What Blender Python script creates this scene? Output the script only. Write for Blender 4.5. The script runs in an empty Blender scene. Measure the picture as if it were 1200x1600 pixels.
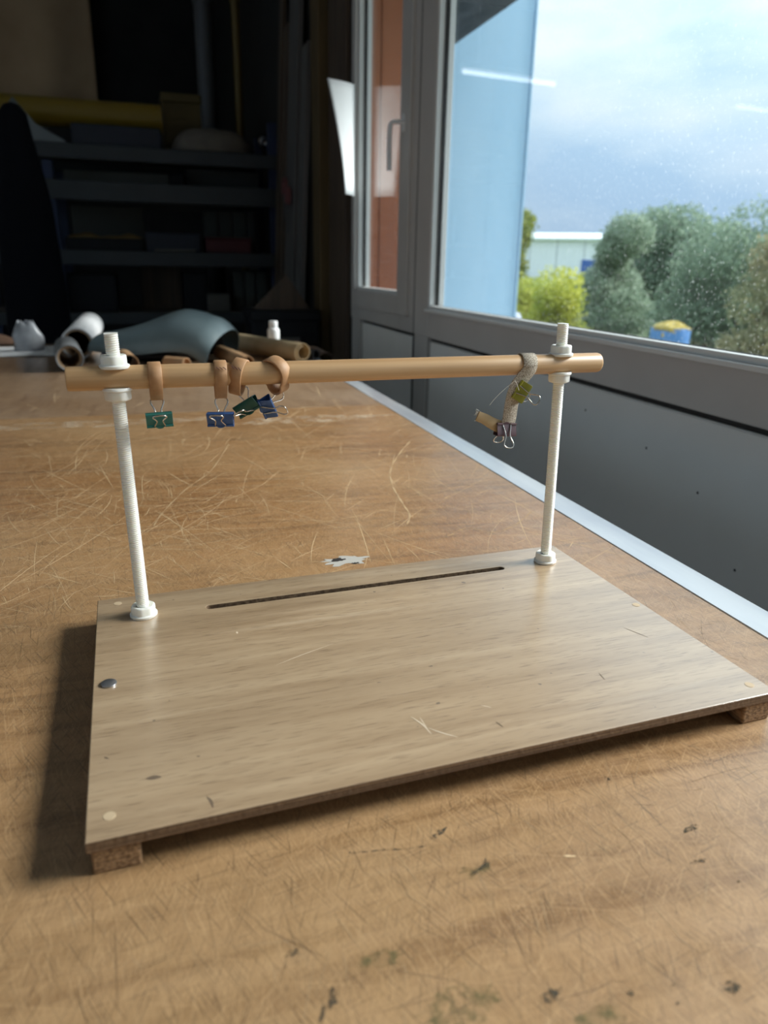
import bpy, bmesh, math, random
from mathutils import Vector, Matrix
random.seed(7)
S = bpy.context.scene
C = S.collection
PI = math.pi

# ------------------------------------------------------------------ camera
FPX = 1133.4                       # focal length in pixels of the 1200 x 1600 frame
YAW, PITCH, ROLL = 0.30536, 0.32784, -0.018344
CAM = Vector((0, 0, 0.2790))       # table top is z = 0
def cam_axes():
    cy, sy, cp, sp = math.cos(YAW), math.sin(YAW), math.cos(PITCH), math.sin(PITCH)
    f = Vector((sy*cp, cy*cp, -sp)); r = Vector((cy, -sy, 0)); d = f.cross(r)
    cr, sr = math.cos(ROLL), math.sin(ROLL)
    return cr*r + sr*d, -sr*r + cr*d, f
RT, DN, FW = cam_axes()
cam = bpy.data.cameras.new('camera')
cam_o = bpy.data.objects.new('camera', cam); C.objects.link(cam_o)
m = Matrix((RT, -DN, -FW)).transposed().to_4x4(); m.translation = CAM
cam_o.matrix_world = m
cam.sensor_fit = 'VERTICAL'
cam.lens = 6.86; cam.sensor_height = 6.86*1600/FPX; cam.sensor_width = cam.sensor_height*0.75
cam.clip_start = 0.01; cam.clip_end = 500
cam.dof.use_dof = True; cam.dof.focus_distance = 0.60; cam.dof.aperture_fstop = 1.9
S.camera = cam_o

# ------------------------------------------------------------------ sky, sun, exposure
w = bpy.data.worlds.new('sky'); S.world = w; w.use_nodes = True
nt = w.node_tree; nt.nodes.clear()
def wn(t, **k):
    n = nt.nodes.new(t)
    for a, b in k.items(): setattr(n, a, b)
    return n
tc = wn('ShaderNodeTexCoord'); mp = wn('ShaderNodeMapping'); mp.inputs['Scale'].default_value = (1.15, 1.15, 3.2)
mp.inputs['Location'].default_value = (0.35, 0.1, 0.55)
nz = wn('ShaderNodeTexNoise'); nz.inputs['Scale'].default_value = 2.6; nz.inputs['Detail'].default_value = 7; nz.inputs['Roughness'].default_value = 0.55
rp = wn('ShaderNodeValToRGB')
rp.color_ramp.elements[0].position = 0.36; rp.color_ramp.elements[0].color = (0.40, 0.57, 0.74, 1)
rp.color_ramp.elements[1].position = 0.66; rp.color_ramp.elements[1].color = (0.72, 0.80, 0.85, 1)
e = rp.color_ramp.elements.new(0.5); e.color = (0.56, 0.70, 0.81, 1)
bg = wn('ShaderNodeBackground'); bg.inputs['Strength'].default_value = 1.2
out = wn('ShaderNodeOutputWorld')
L = nt.links.new
L(tc.outputs['Generated'], mp.inputs['Vector']); L(mp.outputs[0], nz.inputs['Vector']); L(nz.outputs['Fac'], rp.inputs['Fac'])
sz = wn('ShaderNodeSeparateXYZ'); hz_ = wn('ShaderNodeMapRange'); hz_.inputs[1].default_value = .02; hz_.inputs[2].default_value = .26; hz_.inputs[3].default_value = .62; hz_.inputs[4].default_value = 0
L(tc.outputs['Generated'], sz.inputs[0]); L(sz.outputs['Z'], hz_.inputs[0])
hm = wn('ShaderNodeMix', data_type='RGBA'); hm.inputs[7].default_value = (.36, .50, .72, 1); L(hz_.outputs[0], hm.inputs[0]); L(rp.outputs[0], hm.inputs[6])
# overcast sky: brightness grows towards the zenith as 1 + 2 sin(height)
oz = wn('ShaderNodeMapRange'); oz.inputs[1].default_value = 0; oz.inputs[2].default_value = 1; oz.inputs[3].default_value = 1.15; oz.inputs[4].default_value = 3.45
L(sz.outputs['Z'], oz.inputs[0]); L(oz.outputs[0], bg.inputs['Strength'])
L(hm.outputs[2], bg.inputs['Color']); L(bg.outputs[0], out.inputs['Surface'])

sl = bpy.data.lights.new('sun', 'SUN'); sl.energy = 7.8; sl.angle = math.radians(24); sl.color = (1.0, 0.985, 0.96)
so = bpy.data.objects.new('sun', sl); C.objects.link(so)
SE, SA = math.radians(34), math.radians(-3)           # sun height, and bearing from +x towards +y
sd = Vector((math.cos(SE)*math.cos(SA), math.cos(SE)*math.sin(SA), math.sin(SE)))
so.rotation_euler = sd.to_track_quat('Z', 'Y').to_euler()
so.location = sd*20
S.view_settings.view_transform = 'Standard'; S.view_settings.look = 'None'
S.view_settings.gamma = 1; S.view_settings.use_curve_mapping = False
S.view_settings.exposure = 0.0
S.cycles.use_denoising = True
S.cycles.max_bounces = 10; S.cycles.diffuse_bounces = 5; S.cycles.transparent_max_bounces = 12
S.cycles.caustics_reflective = False; S.cycles.caustics_refractive = False

# ------------------------------------------------------------------ helpers: pixels to points
def ray(px, py): return RT*((px-600)/FPX) + DN*((py-800)/FPX) + FW
def at_z(px, py, z): d = ray(px, py); return CAM + d*((z-CAM.z)/d.z)
def at_y(px, py, y): d = ray(px, py); return CAM + d*((y-CAM.y)/d.y)
def at_x(px, py, x): d = ray(px, py); return CAM + d*((x-CAM.x)/d.x)

# ------------------------------------------------------------------ helpers: materials
MATS = {}
def mat(name, col, rough=0.6, metal=0.0, spec=0.5, **k):
    m = bpy.data.materials.new(name); m.use_nodes = True
    n = m.node_tree; b = n.nodes['Principled BSDF']
    b.inputs['Base Color'].default_value = (*col, 1); b.inputs['Roughness'].default_value = rough
    b.inputs['Metallic'].default_value = metal; b.inputs['Specular IOR Level'].default_value = spec
    for a, v in k.items(): b.inputs[a].default_value = v
    MATS[name] = m
    return m
class NB:
    """small node builder on a principled material"""
    def __init__(s, m): s.t = m.node_tree; s.b = s.t.nodes['Principled BSDF']; s.co = s.n('ShaderNodeTexCoord')
    def n(s, t, **k):
        x = s.t.nodes.new(t)
        for a, v in k.items(): setattr(x, a, v)
        return x
    def l(s, a, b): s.t.links.new(a, b)
    def noise(s, scale=(1,1,1), rot=(0,0,0), sc=1.0, det=4, rough=.5, dist=0, loc=(0,0,0), coord='Object'):
        mp = s.n('ShaderNodeMapping'); mp.inputs['Scale'].default_value = scale; mp.inputs['Rotation'].default_value = rot; mp.inputs['Location'].default_value = loc
        # rotate first, stretch after
        mp.vector_type = 'POINT'
        v = s.co.outputs[coord]
        if any(rot):
            r = s.n('ShaderNodeMapping'); r.inputs['Rotation'].default_value = rot; s.l(v, r.inputs['Vector']); v = r.outputs[0]
            mp.inputs['Rotation'].default_value = (0,0,0)
        s.l(v, mp.inputs['Vector'])
        z = s.n('ShaderNodeTexNoise'); z.inputs['Scale'].default_value = sc; z.inputs['Detail'].default_value = det
        z.inputs['Roughness'].default_value = rough; z.inputs['Distortion'].default_value = dist
        s.l(mp.outputs[0], z.inputs['Vector']); return z.outputs['Fac']
    def ramp(s, f, stops):
        r = s.n('ShaderNodeValToRGB'); el = r.color_ramp.elements
        while len(el) < len(stops): el.new(0.5)
        for q, (p, c) in zip(el, stops):
            q.position = p; q.color = (*c, 1) if isinstance(c, tuple) else (c, c, c, 1)
        s.l(f, r.inputs['Fac']); return r.outputs[0]
    def mix(s, f, a, b, mode='MIX'):
        x = s.n('ShaderNodeMix', data_type='RGBA', blend_type=mode)
        for sock, v in ((x.inputs[0], f), (x.inputs[6], a), (x.inputs[7], b)):
            if isinstance(v, tuple): sock.default_value = (*v, 1)
            elif isinstance(v, (int, float)): sock.default_value = v
            else: s.l(v, sock)
        return x.outputs[2]
    def color(s, c): s.l(c, s.b.inputs['Base Color'])
    def bump(s, f, strength=.2, dist=.001):
        x = s.n('ShaderNodeBump'); x.inputs['Strength'].default_value = strength; x.inputs['Distance'].default_value = dist
        s.l(f, x.inputs['Height']); s.l(x.outputs[0], s.b.inputs['Normal'])
    def rough(s, c): s.l(c, s.b.inputs['Roughness'])
def vmat(name, c1, c2, rough=.6, sc=8, scale=(1,1,1), metal=0, bump=0, det=4, lo=.35, hi=.65, spec=.5):
    """two-tone noise material"""
    m = mat(name, c1, rough, metal, spec); b = NB(m)
    f = b.noise(scale=scale, sc=sc, det=det)
    b.color(b.ramp(f, [(lo, c1), (hi, c2)]))
    if bump: b.bump(f, bump, .002)
    return m

# ------------------------------------------------------------------ helpers: meshes and objects
def obj(name, bm, material, parent=None, smooth=False, loc=None, rot=None, angle=None):
    if isinstance(bm, bmesh.types.BMesh):
        bmesh.ops.recalc_face_normals(bm, faces=bm.faces[:])
        me = bpy.data.meshes.new(name); bm.to_mesh(me); bm.free()
    else: me = bm
    o = bpy.data.objects.new(name, me); C.objects.link(o)
    if not me.materials: me.materials.append(material if not isinstance(material, str) else MATS[material])
    if smooth:
        for p in me.polygons: p.use_smooth = True
        if angle: me.set_sharp_from_angle(angle=math.radians(angle))
    if parent: o.parent = parent
    if loc is not None: o.location = loc
    if rot is not None: o.rotation_euler = rot
    return o
def tag(o, label=None, cat=None, group=None, kind=None):
    if label: o['label'] = label
    if cat: o['category'] = cat
    if group: o['group'] = group
    if kind: o['kind'] = kind
    return o
def thing(name, label, cat, loc=(0,0,0), rot=(0,0,0), group=None):
    o = bpy.data.objects.new(name, None); C.objects.link(o); o.empty_display_size = .02
    o.location = loc; o.rotation_euler = rot
    return tag(o, label, cat, group)
def struct(name, bm, material, parent=None, **k):
    o = obj(name, bm, material, parent, **k)
    if not parent: o['kind'] = 'structure'
    return o
def B(): return bmesh.new()
def box(bm, lo, hi, bev=0, seg=1):
    lo = Vector(lo); hi = Vector(hi)
    M = Matrix.Translation((lo+hi)/2) @ Matrix.Diagonal((*(hi-lo), 1))
    r = bmesh.ops.create_cube(bm, size=1, matrix=M)
    if bev:
        vs = set(r['verts'])
        es = [e for e in bm.edges if e.verts[0] in vs and e.verts[1] in vs]
        bmesh.ops.bevel(bm, geom=es, offset=bev, segments=seg, affect='EDGES', profile=.5)
    return bm
def boxo(name, lo, hi, material, parent=None, bev=0, seg=1):
    return obj(name, box(B(), lo, hi, bev, seg), material, parent)
def frames(pts, closed=False):
    n = len(pts); T = []
    for i in range(n):
        a = pts[(i-1) % n] if closed or i > 0 else pts[0]; b = pts[(i+1) % n] if closed or i < n-1 else pts[-1]
        T.append((b-a).normalized())
    up = Vector((0,0,1)) if abs(T[0].z) < .9 else Vector((1,0,0))
    N = [(up - T[0]*up.dot(T[0])).normalized()]
    for i in range(1, n):
        v = N[-1] - T[i]*N[-1].dot(T[i]); N.append(v.normalized())
    return T, N
def tube(bm, pts, r, n=8, closed=False, caps=True):
    pts = [Vector(p) for p in pts]; T, N = frames(pts, closed); rings = []
    for i, p in enumerate(pts):
        bi = T[i].cross(N[i]); rr = r[i] if isinstance(r, (list, tuple)) else r
        rings.append([bm.verts.new(p + (N[i]*math.cos(2*PI*k/n) + bi*math.sin(2*PI*k/n))*rr) for k in range(n)])
    m = len(rings)
    for i in range(m if closed else m-1):
        a, b = rings[i], rings[(i+1) % m]
        for k in range(n): bm.faces.new((a[k], a[(k+1) % n], b[(k+1) % n], b[k]))
    if caps and not closed: bm.faces.new(rings[0][::-1]); bm.faces.new(rings[-1])
    return bm
def lathe(bm, prof, n=24, M=None):
    """profile (r, z) revolved about z"""
    rings = []
    for r, z in prof:
        if r < 1e-7: rings.append([bm.verts.new((0,0,z))])
        else: rings.append([bm.verts.new((r*math.cos(2*PI*k/n), r*math.sin(2*PI*k/n), z)) for k in range(n)])
    for a, b in zip(rings, rings[1:]):
        for k in range(n):
            q = (k+1) % n
            if len(a) == 1 and len(b) == 1: continue
            if len(a) == 1: bm.faces.new((a[0], b[q], b[k]))
            elif len(b) == 1: bm.faces.new((a[k], a[q], b[0]))
            else: bm.faces.new((a[k], a[q], b[q], b[k]))
    if M: 
        vs = [v for r in rings for v in r]; bmesh.ops.transform(bm, matrix=M, verts=vs)
    return bm
def prism(bm, poly, ax, a, b):
    """polygon in the two other axes, extruded along axis ax from a to b"""
    def P(u, v, t): return {'x': (t,u,v), 'y': (u,t,v), 'z': (u,v,t)}[ax]
    A = [bm.verts.new(P(u, v, a)) for u, v in poly]; Bv = [bm.verts.new(P(u, v, b)) for u, v in poly]
    n = len(poly); bm.faces.new(A); bm.faces.new(Bv[::-1])
    for i in range(n): bm.faces.new((A[i], A[(i+1) % n], Bv[(i+1) % n], Bv[i]))
    return bm
def sheet(bm, fn, nu, nv, t):
    """surface fn(u,v) given thickness t"""
    P = [[Vector(fn(i/nu, j/nv)) for j in range(nv+1)] for i in range(nu+1)]
    def nrm(i, j):
        a = P[min(i+1,nu)][j]-P[max(i-1,0)][j]; b = P[i][min(j+1,nv)]-P[i][max(j-1,0)]
        n = a.cross(b); return n.normalized() if n.length > 1e-12 else Vector((0,0,1))
    T = [[bm.verts.new(P[i][j] + nrm(i,j)*t/2) for j in range(nv+1)] for i in range(nu+1)]
    Q = [[bm.verts.new(P[i][j] - nrm(i,j)*t/2) for j in range(nv+1)] for i in range(nu+1)]
    for i in range(nu):
        for j in range(nv):
            bm.faces.new((T[i][j], T[i+1][j], T[i+1][j+1], T[i][j+1])); bm.faces.new((Q[i][j], Q[i][j+1], Q[i+1][j+1], Q[i+1][j]))
    for i in range(nu):
        for j in (0, nv): bm.faces.new((T[i][j], Q[i][j], Q[i+1][j], T[i+1][j]))
    for j in range(nv):
        for i in (0, nu): bm.faces.new((T[i][j], T[i][j+1], Q[i][j+1], Q[i][j]))
    return bm
def strap(bm, pts, widths, w, t, closed=False):
    """flat strap: centre line pts, width direction per point (or one)"""
    pts = [Vector(p) for p in pts]; T, _ = frames(pts, closed); rings = []
    for i, p in enumerate(pts):
        wd = Vector(widths[i] if isinstance(widths, list) else widths); wd = (wd - T[i]*wd.dot(T[i])).normalized(); nn = T[i].cross(wd)
        ww = w[i] if isinstance(w, list) else w
        c = min(t, ww)*.22
        sec = [(-ww/2+c,-t/2),(ww/2-c,-t/2),(ww/2,-t/2+c),(ww/2,t/2-c),(ww/2-c,t/2),(-ww/2+c,t/2),(-ww/2,t/2-c),(-ww/2,-t/2+c)]
        rings.append([bm.verts.new(p + wd*a + nn*b) for a, b in sec])
    m = len(rings)
    for i in range(m if closed else m-1):
        a, b = rings[i], rings[(i+1) % m]
        for k in range(8): bm.faces.new((a[k], a[(k+1) % 8], b[(k+1) % 8], b[k]))
    if not closed: bm.faces.new(rings[0][::-1]); bm.faces.new(rings[-1])
    return bm
def smoothpath(pts, k=6):
    """Catmull-Rom through pts"""
    pts = [Vector(p) for p in pts]; q = [pts[0]*2-pts[1]] + pts + [pts[-1]*2-pts[-2]]; o = []
    for i in range(1, len(q)-2):
        for j in range(k):
            t = j/k; a, b, c, d = q[i-1], q[i], q[i+1], q[i+2]
            o.append(.5*((2*b) + (c-a)*t + (2*a-5*b+4*c-d)*t*t + (3*b-a-3*c+d)*t**3))
    o.append(pts[-1]); return o

# ================================================================== MATERIALS
# work table: old scratched ply, orange-brown varnish worn pale
def table_mat(name, dark, mid, pale, rot=0.0, scratch=1.0, front=0):
    m = mat(name, mid, .42, **{'Coat Weight': .6, 'Coat Roughness': .28, 'Coat IOR': 1.8}); b = NB(m)
    g = b.noise(scale=(2.2, 26, 26), rot=(0,0,rot), sc=1.6, det=6, rough=.6, dist=1.2)
    big = b.noise(sc=3.2, det=3, loc=(3,1,0))
    base = b.ramp(g, [(.3, dark), (.52, mid), (.75, tuple(x*1.12 for x in mid))])
    wear = b.ramp(big, [(.42, 0.0), (.72, .55)])
    c = b.mix(wear, base, pale)
    if front:                                   # the working edge is rubbed bare and greyer
        sx = b.n('ShaderNodeSeparateXYZ'); b.l(b.co.outputs['Object'], sx.inputs[0]); mr = b.n('ShaderNodeMapRange')
        mr.inputs[1].default_value = .66; mr.inputs[2].default_value = .30; mr.inputs[3].default_value = 0; mr.inputs[4].default_value = .62; b.l(sx.outputs['Y'], mr.inputs[0])
        c = b.mix(mr.outputs[0], c, b.ramp(g, [(.28, (.20,.105,.042)), (.45, (.33,.205,.098)), (.65, (.43,.28,.145))]))
    for i, (ang, sx, sy, lo, hi, k) in enumerate(((.35,9,700,.60,.70,.40),(1.35,30,1500,.57,.67,.7),(-.5,12,900,.60,.70,.35),(1.75,36,1800,.57,.67,.7),(2.4,26,1300,.59,.69,.6),(.1,40,1700,.59,.69,.55))):
        f = b.noise(scale=(sx, sy, 1), rot=(0,0,ang), sc=1.0, det=2, rough=.5, loc=(i*3.1,i,0))
        c = b.mix(b.ramp(f, [(lo, 0.0), (hi, k*scratch)]), c, pale)
    for i, (ang, sx, sy, lo, hi, k) in enumerate(((1.1,34,1500,.60,.69,.8),(-.2,30,1400,.62,.71,.7),(2.0,36,1600,.61,.70,.75),(1.5,14,800,.64,.73,.6))):
        f = b.noise(scale=(sx, sy, 1), rot=(0,0,ang), sc=1.0, det=2, rough=.5, loc=(i*7.7,4+i,0))
        c = b.mix(b.ramp(f, [(lo, 0.0), (hi, k*scratch)]), c, (.10,.06,.03))
    f2 = b.noise(scale=(1,1,1), sc=26, det=3); c = b.mix(b.ramp(f2, [(.70, 0.0), (.78, .35)]), c, (.07,.055,.04))
    b.color(c)
    b.rough(b.ramp(b.noise(sc=40, det=3), [(.3, .33), (.7, .52)]))
    hb = b.noise(scale=(30, 1500, 1), rot=(0,0,1.4), sc=1.0, det=2); b.bump(hb, .18, .0005)
    return m
table_mat('table_near', (.135,.055,.017), (.30,.142,.050), (.52,.33,.165), front=1)
table_mat('table_far', (.19,.10,.05), (.27,.160,.085), (.42,.30,.20), rot=PI/2, scratch=.35)
vmat('edge_strip', (.50,.53,.58), (.66,.68,.70), .22, 22, (1,.15,1), bump=.05)
MATS['edge_strip'].node_tree.nodes['Principled BSDF'].inputs['Metallic'].default_value = .35
vmat('table_steel', (.10,.10,.11), (.14,.14,.15), .5)
mat('scratch_pale', (.72,.52,.30), .6); mat('scratch_dark', (.13,.08,.045), .6); mat('scratch_soft', (.46,.32,.18), .6)
mat('filler', (.42,.40,.36), .8); mat('hole_dark', (.015,.01,.008), .9); mat('glue_pale', (.46,.31,.17), .5); mat('ink_stain', (.075,.066,.05), .9, spec=.1); mat('green_stain', (.16,.15,.07), .9, spec=.1)
def patchy(name, lo, hi, sc):
    b = NB(MATS[name]); f = b.noise(sc=sc, det=4, rough=.65); b.l(b.ramp(f, [(lo, 0.0), (hi, 1.0)]), b.b.inputs['Alpha'])
mat('worn_pale', (.50,.38,.26), .7); patchy('worn_pale', .42, .75, 30); patchy('ink_stain', .40, .62, 420); patchy('green_stain', .42, .85, 160)

# oak-veneered base board
def board_mat():
    m = mat('oak_veneer', (.45,.32,.2), .36); b = NB(m)
    g = b.noise(scale=(3.0, 55, 55), sc=1.5, det=6, rough=.62, dist=.6)
    big = b.noise(scale=(2, 8, 8), sc=1.3, det=3, loc=(2,5,0))
    c = b.ramp(g, [(.28, (.33,.218,.122)), (.5, (.455,.320,.192)), (.74, (.575,.425,.268))])
    c = b.mix(b.ramp(big, [(.4, 0.0), (.7, .45)]), c, (.39,.28,.175))
    st = b.noise(scale=(1.4, 30, 1), sc=2.0, det=2, loc=(9,3,0)); c = b.mix(b.ramp(st, [(.62, 0.0), (.72, .35)]), c, (.66,.52,.36))
    p = b.noise(scale=(60, 1300, 1300), sc=1.0, det=1); c = b.mix(b.ramp(p, [(.60, 0.0), (.70, .55)]), c, (.16,.10,.055))
    sp = b.noise(sc=150, det=1); c = b.mix(b.ramp(sp, [(.77, 0.0), (.80, .7)]), c, (.12,.09,.07))
    b.color(c); b.bump(p, .12, .0004)
    b.rough(b.ramp(g, [(.3, .30), (.7, .42)])); b.b.inputs['Coat Weight'].default_value = 1.0; b.b.inputs['Coat IOR'].default_value = 2.3; b.b.inputs['Coat Roughness'].default_value = .27
board_mat()
def ply_edge():
    m = mat('ply_edge', (.2,.12,.07), .7); b = NB(m)
    lay = b.noise(scale=(3, 3, 900), sc=1.0, det=1); g = b.noise(scale=(300,300,300), sc=1, det=2)
    c = b.ramp(lay, [(.35, (.10,.058,.032)), (.62, (.24,.15,.085))]); c = b.mix(b.ramp(g, [(.5, 0.0), (.75, .6)]), c, (.08,.045,.025))
    b.color(c); b.bump(g, .5, .001)
ply_edge()
def endgrain():
    m = mat('batten_pine', (.3,.18,.09), .7); b = NB(m)
    g = b.noise(scale=(1,.25,1.6), sc=420, det=3); r_ = b.noise(scale=(40,4,240), sc=1, det=2, dist=1)
    c = b.ramp(g, [(.35, (.13,.07,.032)), (.6, (.36,.22,.115))]); c = b.mix(b.ramp(r_, [(.58, 0.0), (.68, .6)]), c, (.12,.065,.03))
    b.color(c); b.bump(g, .5, .001)
endgrain()
vmat('slot_raw', (.10,.06,.032), (.22,.14,.08), .85, 300, bump=.3)
vmat('dowel_wood', (.50,.30,.145), (.62,.40,.21), .4, 3.0, (1.5,60,60), det=5)
mat('nylon', (.93,.92,.85), .34, **{'Subsurface Weight': .35, 'Subsurface Scale': .004, 'Subsurface Radius': (1,.9,.7)})
mat('peg_wood', (.56,.43,.28), .45); mat('magnet_steel', (.42,.43,.46), .3, .9)
def leather(name, c1, c2):
    m = mat(name, c1, .55); b = NB(m); f = b.noise(sc=900, det=3); g = b.noise(sc=90, det=4)
    b.color(b.ramp(g, [(.35, c1), (.68, c2)])); b.bump(f, .15, .0004)
leather('veg_tan', (.42,.225,.105), (.56,.33,.175))
mat('stitch', (.12,.05,.05), .8)
def linen():
    m = mat('linen', (.42,.36,.28), .9, spec=.2); b = NB(m)
    w1 = b.noise(scale=(1,1,.2), sc=2600, det=1); w2 = b.noise(sc=1500, det=2)
    c = b.ramp(w2, [(.38, (.26,.21,.15)), (.6, (.66,.60,.51))]); b.color(c); b.bump(w2, .6, .0006)
linen()
mat('linen_tan', (.46,.33,.18), .9); mat('thread_white', (.75,.72,.66), .8)
mat('nickel', (.62,.58,.53), .18, 1.0)
mat('clip_teal', (.030,.175,.150), .33); mat('clip_blue', (.045,.110,.300), .33); mat('clip_green', (.014,.085,.062), .33)
mat('clip_olive', (.34,.33,.045), .33); mat('clip_maroon', (.115,.062,.070), .35)
# setting
vmat('frame_grey', (.52,.50,.48), (.56,.54,.52), .42, 6, spec=.4)
vmat('panel_grey', (.80,.79,.76), (.84,.83,.80), .5, 5, spec=.3)
mat('frame_bead', (.74,.75,.74), .4); mat('gasket', (.008,.008,.009), .5)
mat('handle_grey', (.80,.82,.84), .4, 0)
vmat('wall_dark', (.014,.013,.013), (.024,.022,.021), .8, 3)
vmat('wall_plaster', (.72,.71,.69), (.78,.77,.75), .85, 4)
vmat('concrete', (.42,.41,.40), (.50,.49,.48), .8, 6); vmat('ceiling_board', (.80,.79,.77), (.86,.85,.83), .9, 2)
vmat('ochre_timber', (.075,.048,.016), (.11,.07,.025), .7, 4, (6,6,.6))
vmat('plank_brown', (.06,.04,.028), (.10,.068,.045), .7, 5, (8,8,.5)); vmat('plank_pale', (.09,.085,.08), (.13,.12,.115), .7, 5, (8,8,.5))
def glass():
    m = bpy.data.materials.new('window_glass'); m.use_nodes = True; t = m.node_tree; t.nodes.clear(); MATS['window_glass'] = m
    n = t.nodes.new; l = t.links.new
    tr = n('ShaderNodeBsdfTransparent'); tr.inputs[0].default_value = (.965,.985,.98,1)
    gl = n('ShaderNodeBsdfGlossy'); gl.inputs['Roughness'].default_value = 0.0
    fr = n('ShaderNodeFresnel'); fr.inputs['IOR'].default_value = 1.45
    ge = n('ShaderNodeNewGeometry'); ir = n('ShaderNodeMapRange'); ir.inputs[3].default_value = 1.45; ir.inputs[4].default_value = 1/1.45
    l(ge.outputs['Backfacing'], ir.inputs[0]); l(ir.outputs[0], fr.inputs['IOR'])      # same reflection on both faces of the pane
    mx = n('ShaderNodeMixShader'); l(fr.outputs[0], mx.inputs[0]); l(tr.outputs[0], mx.inputs[1]); l(gl.outputs[0], mx.inputs[2])
    co = n('ShaderNodeTexCoord'); z = n('ShaderNodeTexNoise'); z.inputs['Scale'].default_value = 170; z.inputs['Detail'].default_value = 2
    z2 = n('ShaderNodeTexNoise'); z2.inputs['Scale'].default_value = 1.8; z2.inputs['Detail'].default_value = 4
    l(co.outputs['Object'], z.inputs['Vector']); l(co.outputs['Object'], z2.inputs['Vector'])
    r1 = n('ShaderNodeMapRange'); r1.inputs[1].default_value = .62; r1.inputs[2].default_value = .78; r1.inputs[3].default_value = .0; r1.inputs[4].default_value = .15
    r2 = n('ShaderNodeMapRange'); r2.inputs[1].default_value = .3; r2.inputs[2].default_value = .75; r2.inputs[3].default_value = .0; r2.inputs[4].default_value = .006
    l(z.outputs['Fac'], r1.inputs[0]); l(z2.outputs['Fac'], r2.inputs[0])
    ad = n('ShaderNodeMath'); ad.operation = 'ADD'; l(r1.outputs[0], ad.inputs[0]); l(r2.outputs[0], ad.inputs[1])
    df = n('ShaderNodeBsdfTranslucent'); df.inputs[0].default_value = (.8,.82,.82,1)
    m2 = n('ShaderNodeMixShader'); l(ad.outputs[0], m2.inputs[0]); l(mx.outputs[0], m2.inputs[1]); l(df.outputs[0], m2.inputs[2])
    o = n('ShaderNodeOutputMaterial'); l(m2.outputs[0], o.inputs[0])
glass()

# ================================================================== THE ROOM
FZ = -0.90                       # floor below the table top
XW = 0.80                        # inner face of the glazed wall
CE = 2.95; XL = -5.7; YB = -2.6; YF = 8.4
struct('floor', box(B(), (XL-.1, YB-.1, FZ-.1), (XW+.06, YF+.1, FZ)), 'concrete')
struct('ceiling', box(B(), (XL-.1, YB-.1, CE), (XW+.06, YF+.1, CE+.12)), 'ceiling_board')
wl = B(); LY0, LY1, LZ0, LZ1 = -2.3, 2.0, -.55, 2.3            # unseen window row, added to fill light from across the workshop
box(wl, (XL-.1, YB, FZ), (XL, YF, LZ0)); box(wl, (XL-.1, YB, LZ1), (XL, YF, CE)); box(wl, (XL-.1, YB, LZ0), (XL, LY0, LZ1)); box(wl, (XL-.1, LY1, LZ0), (XL, YF, LZ1))
struct('wall_left', wl, 'wall_plaster')
w3b = B(); n3 = 4
for i in range(n3+1): y = LY0+.03 + (LY1-LY0-.06)*i/n3; box(w3b, (XL-.07, y-.03, LZ0), (XL-.02, y+.03, LZ1))
box(w3b, (XL-.069, LY0, LZ0), (XL-.021, LY1, LZ0+.06)); box(w3b, (XL-.069, LY0, LZ1-.06), (XL-.021, LY1, LZ1))
w3 = struct('window_fill', w3b, 'frame_grey')
for i in range(n3):
    y0 = LY0+.03 + (LY1-LY0-.06)*i/n3+.03; y1 = LY0+.03 + (LY1-LY0-.06)*(i+1)/n3-.03
    struct('pane', box(B(), (XL-.048, y0, LZ0+.06), (XL-.042, y1, LZ1-.06)), 'window_glass', w3)
struct('wall_behind', box(B(), (XL, YB-.1, FZ), (XW+.06, YB, CE)), 'wall_plaster')
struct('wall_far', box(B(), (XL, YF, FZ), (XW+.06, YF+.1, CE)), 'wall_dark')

# glazed wall along x = XW.  y positions of the frame, read on its inner face
yb1 = at_x(675, 280, XW).y        # far reveal of the big window
yc0 = at_x(629, 300, XW).y        # near reveal of the casement
yc1 = at_x(559, 280, XW).y        # far reveal of the casement
ye = at_x(549, 300, XW).y         # end of the frame
ZG = 0.166; ZGC = 0.197; ZR = 0.072; ZT = 1.34
GX0, GX1, XO = XW+.024, XW+.030, XW+.052
YN = -1.7                         # near end of the glazing, beside and behind the camera
ym = .5*(yb1+yc0)-.01             # groove in the middle of the mullion
wr = struct('wall_right', box(B(), (XW, YB, FZ), (XO, YN, CE)), 'wall_plaster')
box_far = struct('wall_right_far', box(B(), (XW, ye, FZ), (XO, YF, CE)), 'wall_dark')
struct('trim_1', box(B(), (XW, YN, ZT+.07), (XO, ye, CE)), 'wall_plaster')

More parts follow.
